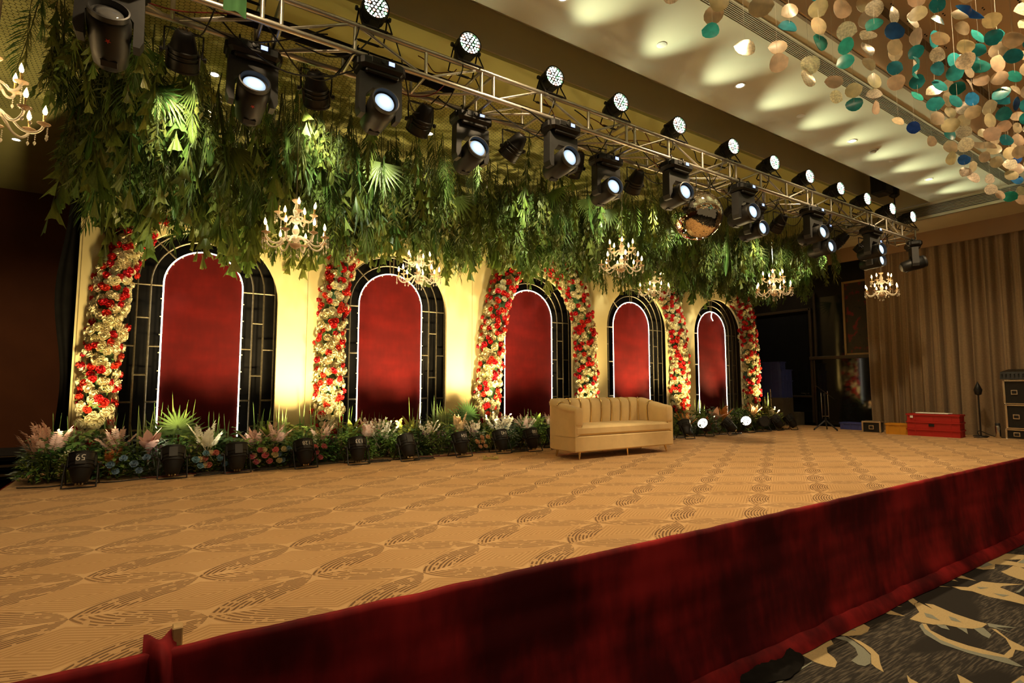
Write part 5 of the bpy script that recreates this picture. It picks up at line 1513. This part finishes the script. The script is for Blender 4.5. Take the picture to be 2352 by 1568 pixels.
# ================================================================ capiz strands under the coffer
def shell_mesh(name, seed, mat):
    r = random.Random(seed); mb = MB(); n = 14
    rim = []
    p1, p2 = r.uniform(0, 6), r.uniform(0, 6)
    for k in range(n):
        a = 2 * PI * k / n
        rr = .078 * (1 + .06 * math.sin(2 * a + p1) + .03 * math.sin(3 * a + p2))
        if k == 0: rr *= 1.14
        x, z = rr * math.cos(a), rr * math.sin(a)
        rim.append((x, .009 * math.sin(x * 22 + p1) + .006 * math.cos(z * 26), z))
    th = .0035
    vv = rim + [(x, y + th, z) for x, y, z in rim] + [(0, -.006, 0), (0, -.006 + th, 0)]
    ff = [(2 * n, (k + 1) % n, k) for k in range(n)] + [(2 * n + 1, n + k, n + (k + 1) % n) for k in range(n)] + [(k, (k + 1) % n, n + (k + 1) % n, n + k) for k in range(n)]
    mb.add(vv, ff)
    return mb.mesh(name, mat, 60)
def curl_mesh(name, mat):
    def fn(u, v):
        s = u * 2 - 1; w = .045 * (1 - s * s) ** .6 + .002
        return (.15 * s, .04 * math.sin(s * 3.1) + .01, .045 * math.sin(s * 2.8) + (v - .5) * 2 * w)
    mb = MB().grid(fn, 14, 3); n = len(mb.v)
    vv = [(x, y + .003, z) for x, y, z in mb.v]; f2 = [f[::-1] for f in mb.f]
    mb.add(vv, f2)
    return mb.mesh(name, mat, 60)
SH = {k: [shell_mesh('capiz_shell', s + 10 * j, MT[k]) for s in range(2)] for j, k in enumerate(('shell_teal', 'shell_blue', 'shell_cream', 'shell_silver'))}
SHC = [curl_mesh('capiz_curl', MT['shell_teal']), curl_mesh('capiz_curl', MT['shell_blue']), curl_mesh('capiz_curl', MT['shell_cream'])]
me_hook = MB().lathe([(0, -.012), (.008, -.008), (.010, 0)], 8).mesh('hook', MT['black_metal'])
r = random.Random(77)
for j, y in enumerate([2.58, 2.30, 2.02, 1.74, 1.46, 1.18, .90]):
    x = 3.1 + .2 * (j % 2)
    while x < 12.6:
        zb = 3.92 + .10 * math.sin(x * 1.1 + j) + .05 * j + r.uniform(-.06, .06)
        n = r.choice((2, 3, 3, 4, 4, 5)) if j else r.choice((1, 2, 2, 3))
        xx, yy = x + r.uniform(-.03, .03), y + r.uniform(-.03, .03)
        lab = 'hanging strand of capiz shells, %s, %s' % (['row nearest the stage', 'second row from the stage', 'third row from the stage', 'fourth row from the stage', 'fifth row from the stage', 'sixth row from the stage', 'row farthest from the stage'][j], 'near end' if x < 5.6 else ('middle' if x < 8.6 else 'far end'))
        t = thing('capiz_strand', lab, 'shell strand', (xx, yy, 5.40), group=lab)
        obj('string', MB().tube([(0, 0, 0), (0, 0, zb - 5.40)], .0012, 3).mesh('string', MT['white_plastic']), t)
        obj('hook', me_hook, t); obj('hook', me_hook, t, loc=(.05, 0, 0))
        for k in range(n):
            kind = r.choices(('shell_teal', 'shell_blue', 'shell_cream', 'shell_silver'), (2.6, 1.0, 4.4, 1.8))[0]
            sc = r.uniform(.85, 1.1)
            rot = (r.uniform(-.25, .25) + .25, r.uniform(0, 6.28), r.uniform(-.4, .4) - .75)
            if r.random() < .06: obj('capiz_curl', r.choice(SHC), t, (0, 0, zb - 5.40 + .16 * k), (0, r.uniform(-.6, .6), r.uniform(-.8, .8)), 1)
            else: obj('capiz_shell', r.choice(SH[kind]), t, (r.uniform(-.03, .03), 0, zb - 5.40 + .155 * k), rot, sc)
        x += .48

# ================================================================ things at the right side of the stage
def crate(x, y, z, sx, sy, h, mat, label, ribs=5, rz=0.0, grp=None, tops=True):
    t = thing('plastic_crate', label, 'crate', (x, y, z), (0, 0, rz), grp)
    mb = MB(); th = .012
    mb.box((0, 0, .01), (sx - .02, sy - .02, .02))
    for s in (-1, 1):
        mb.box((s * (sx / 2 - th), 0, h / 2), (th, sy - .02, h)); mb.box((0, s * (sy / 2 - th), h / 2), (sx - .02, th, h))
    obj('body', mb.mesh('body', mat), t)
    mb = MB()
    for s in (-1, 1):
        mb.box((s * sx / 2, 0, h - .015), (.02, sy + .02, .03)); mb.box((0, s * sy / 2, h - .015), (sx + .02, .02, .03))
    obj('rim', mb.mesh('rim', mat), t)
    for k in range(ribs):
        o = -sy / 2 + sy * (k + .5) / ribs
        for s in (-1, 1): obj('rib', MB().box((s * (sx / 2 - .003), o, h / 2), (.012, .012, h - .03)).mesh('rib', mat), t)
    for k in range(3):
        o = -sx / 2 + sx * (k + .5) / 3
        for s in (-1, 1): obj('rib', MB().box((o, s * (sy / 2 - .003), h / 2), (.012, .012, h - .03)).mesh('rib', mat), t)
    return t
for k in range(3):
    t = crate(13.12, 4.55, k * .147, .40, .86, .145, MT['red_crate'], ['lowest red plastic crate of the stack by the curtain', 'middle red plastic crate of the stack by the curtain', 'top red plastic crate of the stack by the curtain'][k], 3, .12, 'stacked red crates')
    if k == 1: obj('sticker', MB().box((-.208, .02, .075), (.004, .09, .05)).mesh('sticker', MT['black_plastic']), t)
    if k == 2: obj('sticker', MB().box((-.208, .34, .085), (.004, .05, .045)).mesh('sticker', MT['print']), t)
mb = MB().box((13.10, 4.56, .452), (.24, .56, .022), T(0, 0, 0), bev=.008)
tag(obj('white_board', mb.mesh('white_board', MT['print'])), 'flat white board lying on the red crates', 'board')
crate(13.05, 5.17, 0, .34, .40, .22, MT['yellow_crate'], 'yellow plastic crate between flight case and red crates', 4, .15)
crate(13.55, 6.20, 0, .34, .62, .16, MT['blue_crate'], 'blue plastic crate beside the curtain edge', 4, .05)
def flight_case(x, y, z, sx, sy, sz, label, rz=0, grp=None, latches=2):
    t = thing('flight_case', label, 'flight case', (x, y, z), (0, 0, rz), grp)
    obj('panel', MB().box((0, 0, sz / 2), (sx - .01, sy - .01, sz - .01)).mesh('panel', MT['black_plastic']), t)
    e = .015
    for sa in (-1, 1):
        for sb in (-1, 1):
            obj('edge', MB().box((sa * sx / 2, sb * sy / 2, sz / 2), (e * 2, e * 2, sz)).mesh('edge', MT['silver']), t)
            obj('edge', MB().box((sa * sx / 2, 0, sz / 2 + sb * sz / 2), (e * 2, sy, e * 2)).mesh('edge', MT['silver']), t)
            obj('edge', MB().box((0, sa * sy / 2, sz / 2 + sb * sz / 2), (sx, e * 2, e * 2)).mesh('edge', MT['silver']), t)
    for k in range(latches):
        o = (k - (latches - 1) / 2) * sy * .55
        obj('latch', MB().box((-sx / 2 - .008, o, sz * .5), (.014, min(.10, sy * .3), min(.09, sz * .45)), bev=.004).mesh('latch', MT['silver']), t)
        obj('latch_recess', MB().box((-sx / 2 - .013, o, sz * .5), (.010, min(.07, sy * .2), min(.055, sz * .28)), bev=.003).mesh('latch_recess', MT['black_metal']), t)
    for sa in (-1, 1):
        for sb in (-1, 1):
            for q in (0, 1):
                obj('corner', MB().lathe([(0, -.02), (.018, -.012), (.022, 0), (.018, .012), (0, .02)], 8, T(sa * sx / 2, sb * sy / 2, q * sz)).mesh('corner', MT['silver'], 60), t)
    return t
flight_case(13.05, 5.66, 0, .30, .32, .23, 'small black flight case with silver edges', .2, None, 1)
flight_case(13.80, 3.25, 0, .46, .66, .18, 'lowest black flight case of the rack stack at right', 0, 'rack stack cases', 2)
flight_case(13.80, 3.25, .20, .46, .62, .44, 'lower tall black flight case of the rack stack at right', 0, 'rack stack cases', 2)
flight_case(13.80, 3.25, .66, .46, .64, .44, 'upper tall black flight case of the rack stack at right', 0, 'rack stack cases', 2)
t = thing('mixing_desk', 'black mixing desk on top of the rack stack at right', 'mixer', (13.78, 3.25, 1.125), (0, 0, 0))
obj('body', MB().extrude([(-.26, 0), (.26, 0), (.26, .20), (-.22, .14)], -.36, .36).mesh('body', MT['black_plastic']), t)
mb = MB()
for a in range(3):
    for b in range(12): mb.box((-.255 + .006, -.33 + b * .06, .03 + a * .035), (.02, .02, .014))
o = obj('knobs', mb.mesh('knobs', MT['grey_plastic']), t); o['kind'] = 'stuff'
t = thing('steel_flask', 'tall steel flask standing beside the rack stack', 'flask', (13.62, 3.72, 0))
obj('body', MB().lathe([(0, 0), (.042, 0), (.045, .01), (.045, .22), (.040, .235)], 18).mesh('body', MT['silver'], 40), t)
obj('lid', MB().lathe([(.040, .235), (.040, .275), (.034, .285), (0, .285)], 18).mesh('lid', MT['grey_plastic'], 40), t)
def stand(x, y, label, h, boom, mat, name, lean=0.0):
    t = thing(name, label, 'stand', (x, y, 0))
    for k in range(3):
        a = k * 2 * PI / 3 + .4
        l_ = obj('leg', MB().tube([(0, 0, .22), (.26 * math.cos(a), .26 * math.sin(a), .012)], .010, 6).mesh('leg', mat), t)
        obj('foot', MB().lathe([(0, -.012), (.014, -.01), (.014, .012), (0, .014)], 8, T(.26 * math.cos(a), .26 * math.sin(a), .013)).mesh('foot', MT['black_plastic']), l_)
    obj('collar', MB().lathe([(0, .17), (.02, .17), (.02, .25), (0, .25)], 10).mesh('collar', MT['black_plastic']), t)
    obj('pole', MB().tube([(0, 0, .10), (lean, 0, h)], .012, 8).mesh('pole', mat), t)
    if boom:
        b = obj('boom', MB().tube([boom[0], boom[1]], .008, 6).mesh('boom', mat), t)
        obj('clip', MB().box(((boom[0][0] + boom[1][0]) / 2, (boom[0][1] + boom[1][1]) / 2, h), (.04, .04, .07), bev=.01).mesh('clip', MT['black_plastic']), t)
    return t
stand(12.75, 6.50, 'black microphone stand with slanted boom before the dark wing', .80, [(-.22, .10, 1.03), (.22, -.10, .70)], MT['black_metal'], 'microphone_stand')
t = stand(13.05, 6.65, 'second microphone stand with silver upright poles', .55, None, MT['black_metal'], 'microphone_stand')
obj('upright', MB().tube([(.05, -.05, .25), (.03, -.05, .88)], .008, 6).mesh('upright', MT['silver']), t); obj('upright', MB().tube([(-.09, .03, .25), (-.10, .03, .84)], .007, 6).mesh('upright', MT['silver']), t)
obj('crossbar', MB().tube([(-.1, .03, .30), (.06, -.05, .30)], .006, 6).mesh('crossbar', MT['silver']), t)
t = thing('flute_stand', 'slim silver pole stand behind the floor spotlights at right', 'stand', (12.55, 7.65, 0))
obj('pole', MB().tube([(0, 0, .0), (-.02, 0, .45), (-.045, 0, .92)], .011, 8).mesh('pole', MT['silver']), t)
obj('brace', MB().tube([(.10, 0, .0), (-.02, 0, .55)], .008, 6).mesh('brace', MT['silver']), t)
obj('clamp', MB().box((-.035, 0, .70), (.07, .03, .03), bev=.006).mesh('clamp', MT['silver']), t)
t = thing('lamp_stand', 'small black lamp head on a thin stand before the curtain', 'lamp', (13.75, 4.02, 0))
obj('pole', MB().tube([(0, 0, 0), (0, 0, .82)], .012, 8).mesh('pole', MT['black_metal']), t)
obj('head', MB().lathe([(0, -.14), (.05, -.12), (.07, -.03), (.04, .05), (0, .14)], 10, T(0, 0, .95)).mesh('head', MT['black_plastic'], 50), t)
obj('foot', MB().lathe([(0, .02), (.12, .015), (.13, 0), (0, 0)], 14).mesh('foot', MT['black_metal']), t)
tag(obj('floor_cable', MB().tube(bezier([(13.3, 4.0, .01), (13.5, 3.85, .01), (13.4, 3.95, .05), (13.6, 4.0, .12), (13.7, 3.8, .02), (13.75, 3.6, .01)], 6), .008, 5).mesh('floor_cable', MT['cable'])), 'black cable heaped by the lamp stand before the curtain', 'cable')
# boxes in the dark wing
WB = [(13.55, 8.10, 0, .50, .55, .70, 'grey_box', 'brown box at the bottom of the stack in the dark wing'),
      (13.55, 8.10, .70, .50, .55, .44, 'blue_crate', 'lower blue crate of the stack in the dark wing'),
      (13.55, 8.10, 1.14, .50, .55, .28, 'blue_crate', 'upper blue crate of the stack in the dark wing'),
      (13.43, 8.10, 1.42, .26, .5, .20, 'blue_crate', 'small blue crate on top of the stack in the dark wing'),
      (13.98, 7.95, 0, .36, .4, .32, 'grey_box', 'low grey box beside the stack in the dark wing')]
for (x, y, z, sx, sy, h, m_, lab) in WB:
    if m_ == 'blue_crate': crate(x, y, z, sx, sy, h, MT[m_], lab, 3, 0, 'crates in the dark wing')
    else:
        t = thing('cardboard_box', lab, 'box', (x, y, z)); obj('body', MB().box((0, 0, h / 2), (sx, sy, h), bev=.005).mesh('body', MT[m_]), t); obj('tape', MB().box((0, 0, h), (.05, sy + .002, .004)).mesh('tape', MT['wood']), t)
# loudspeaker in the ceiling channel
t = thing('hanging_speaker', 'black loudspeaker hung in the ceiling channel at the far end', 'speaker', (11.5, 4.62, 4.75))
obj('cabinet', MB().box((0, 0, .12), (.34, .26, .44), bev=.03).mesh('cabinet', MT['black_plastic']), t)
obj('grille', MB().box((0, -.135, .12), (.28, .01, .38)).mesh('grille', MT['black_metal']), t)
obj('bracket', MB().tube([(0, 0, .34), (0, 0, .44)], .02, 6).mesh('bracket', MT['black_metal']), t)
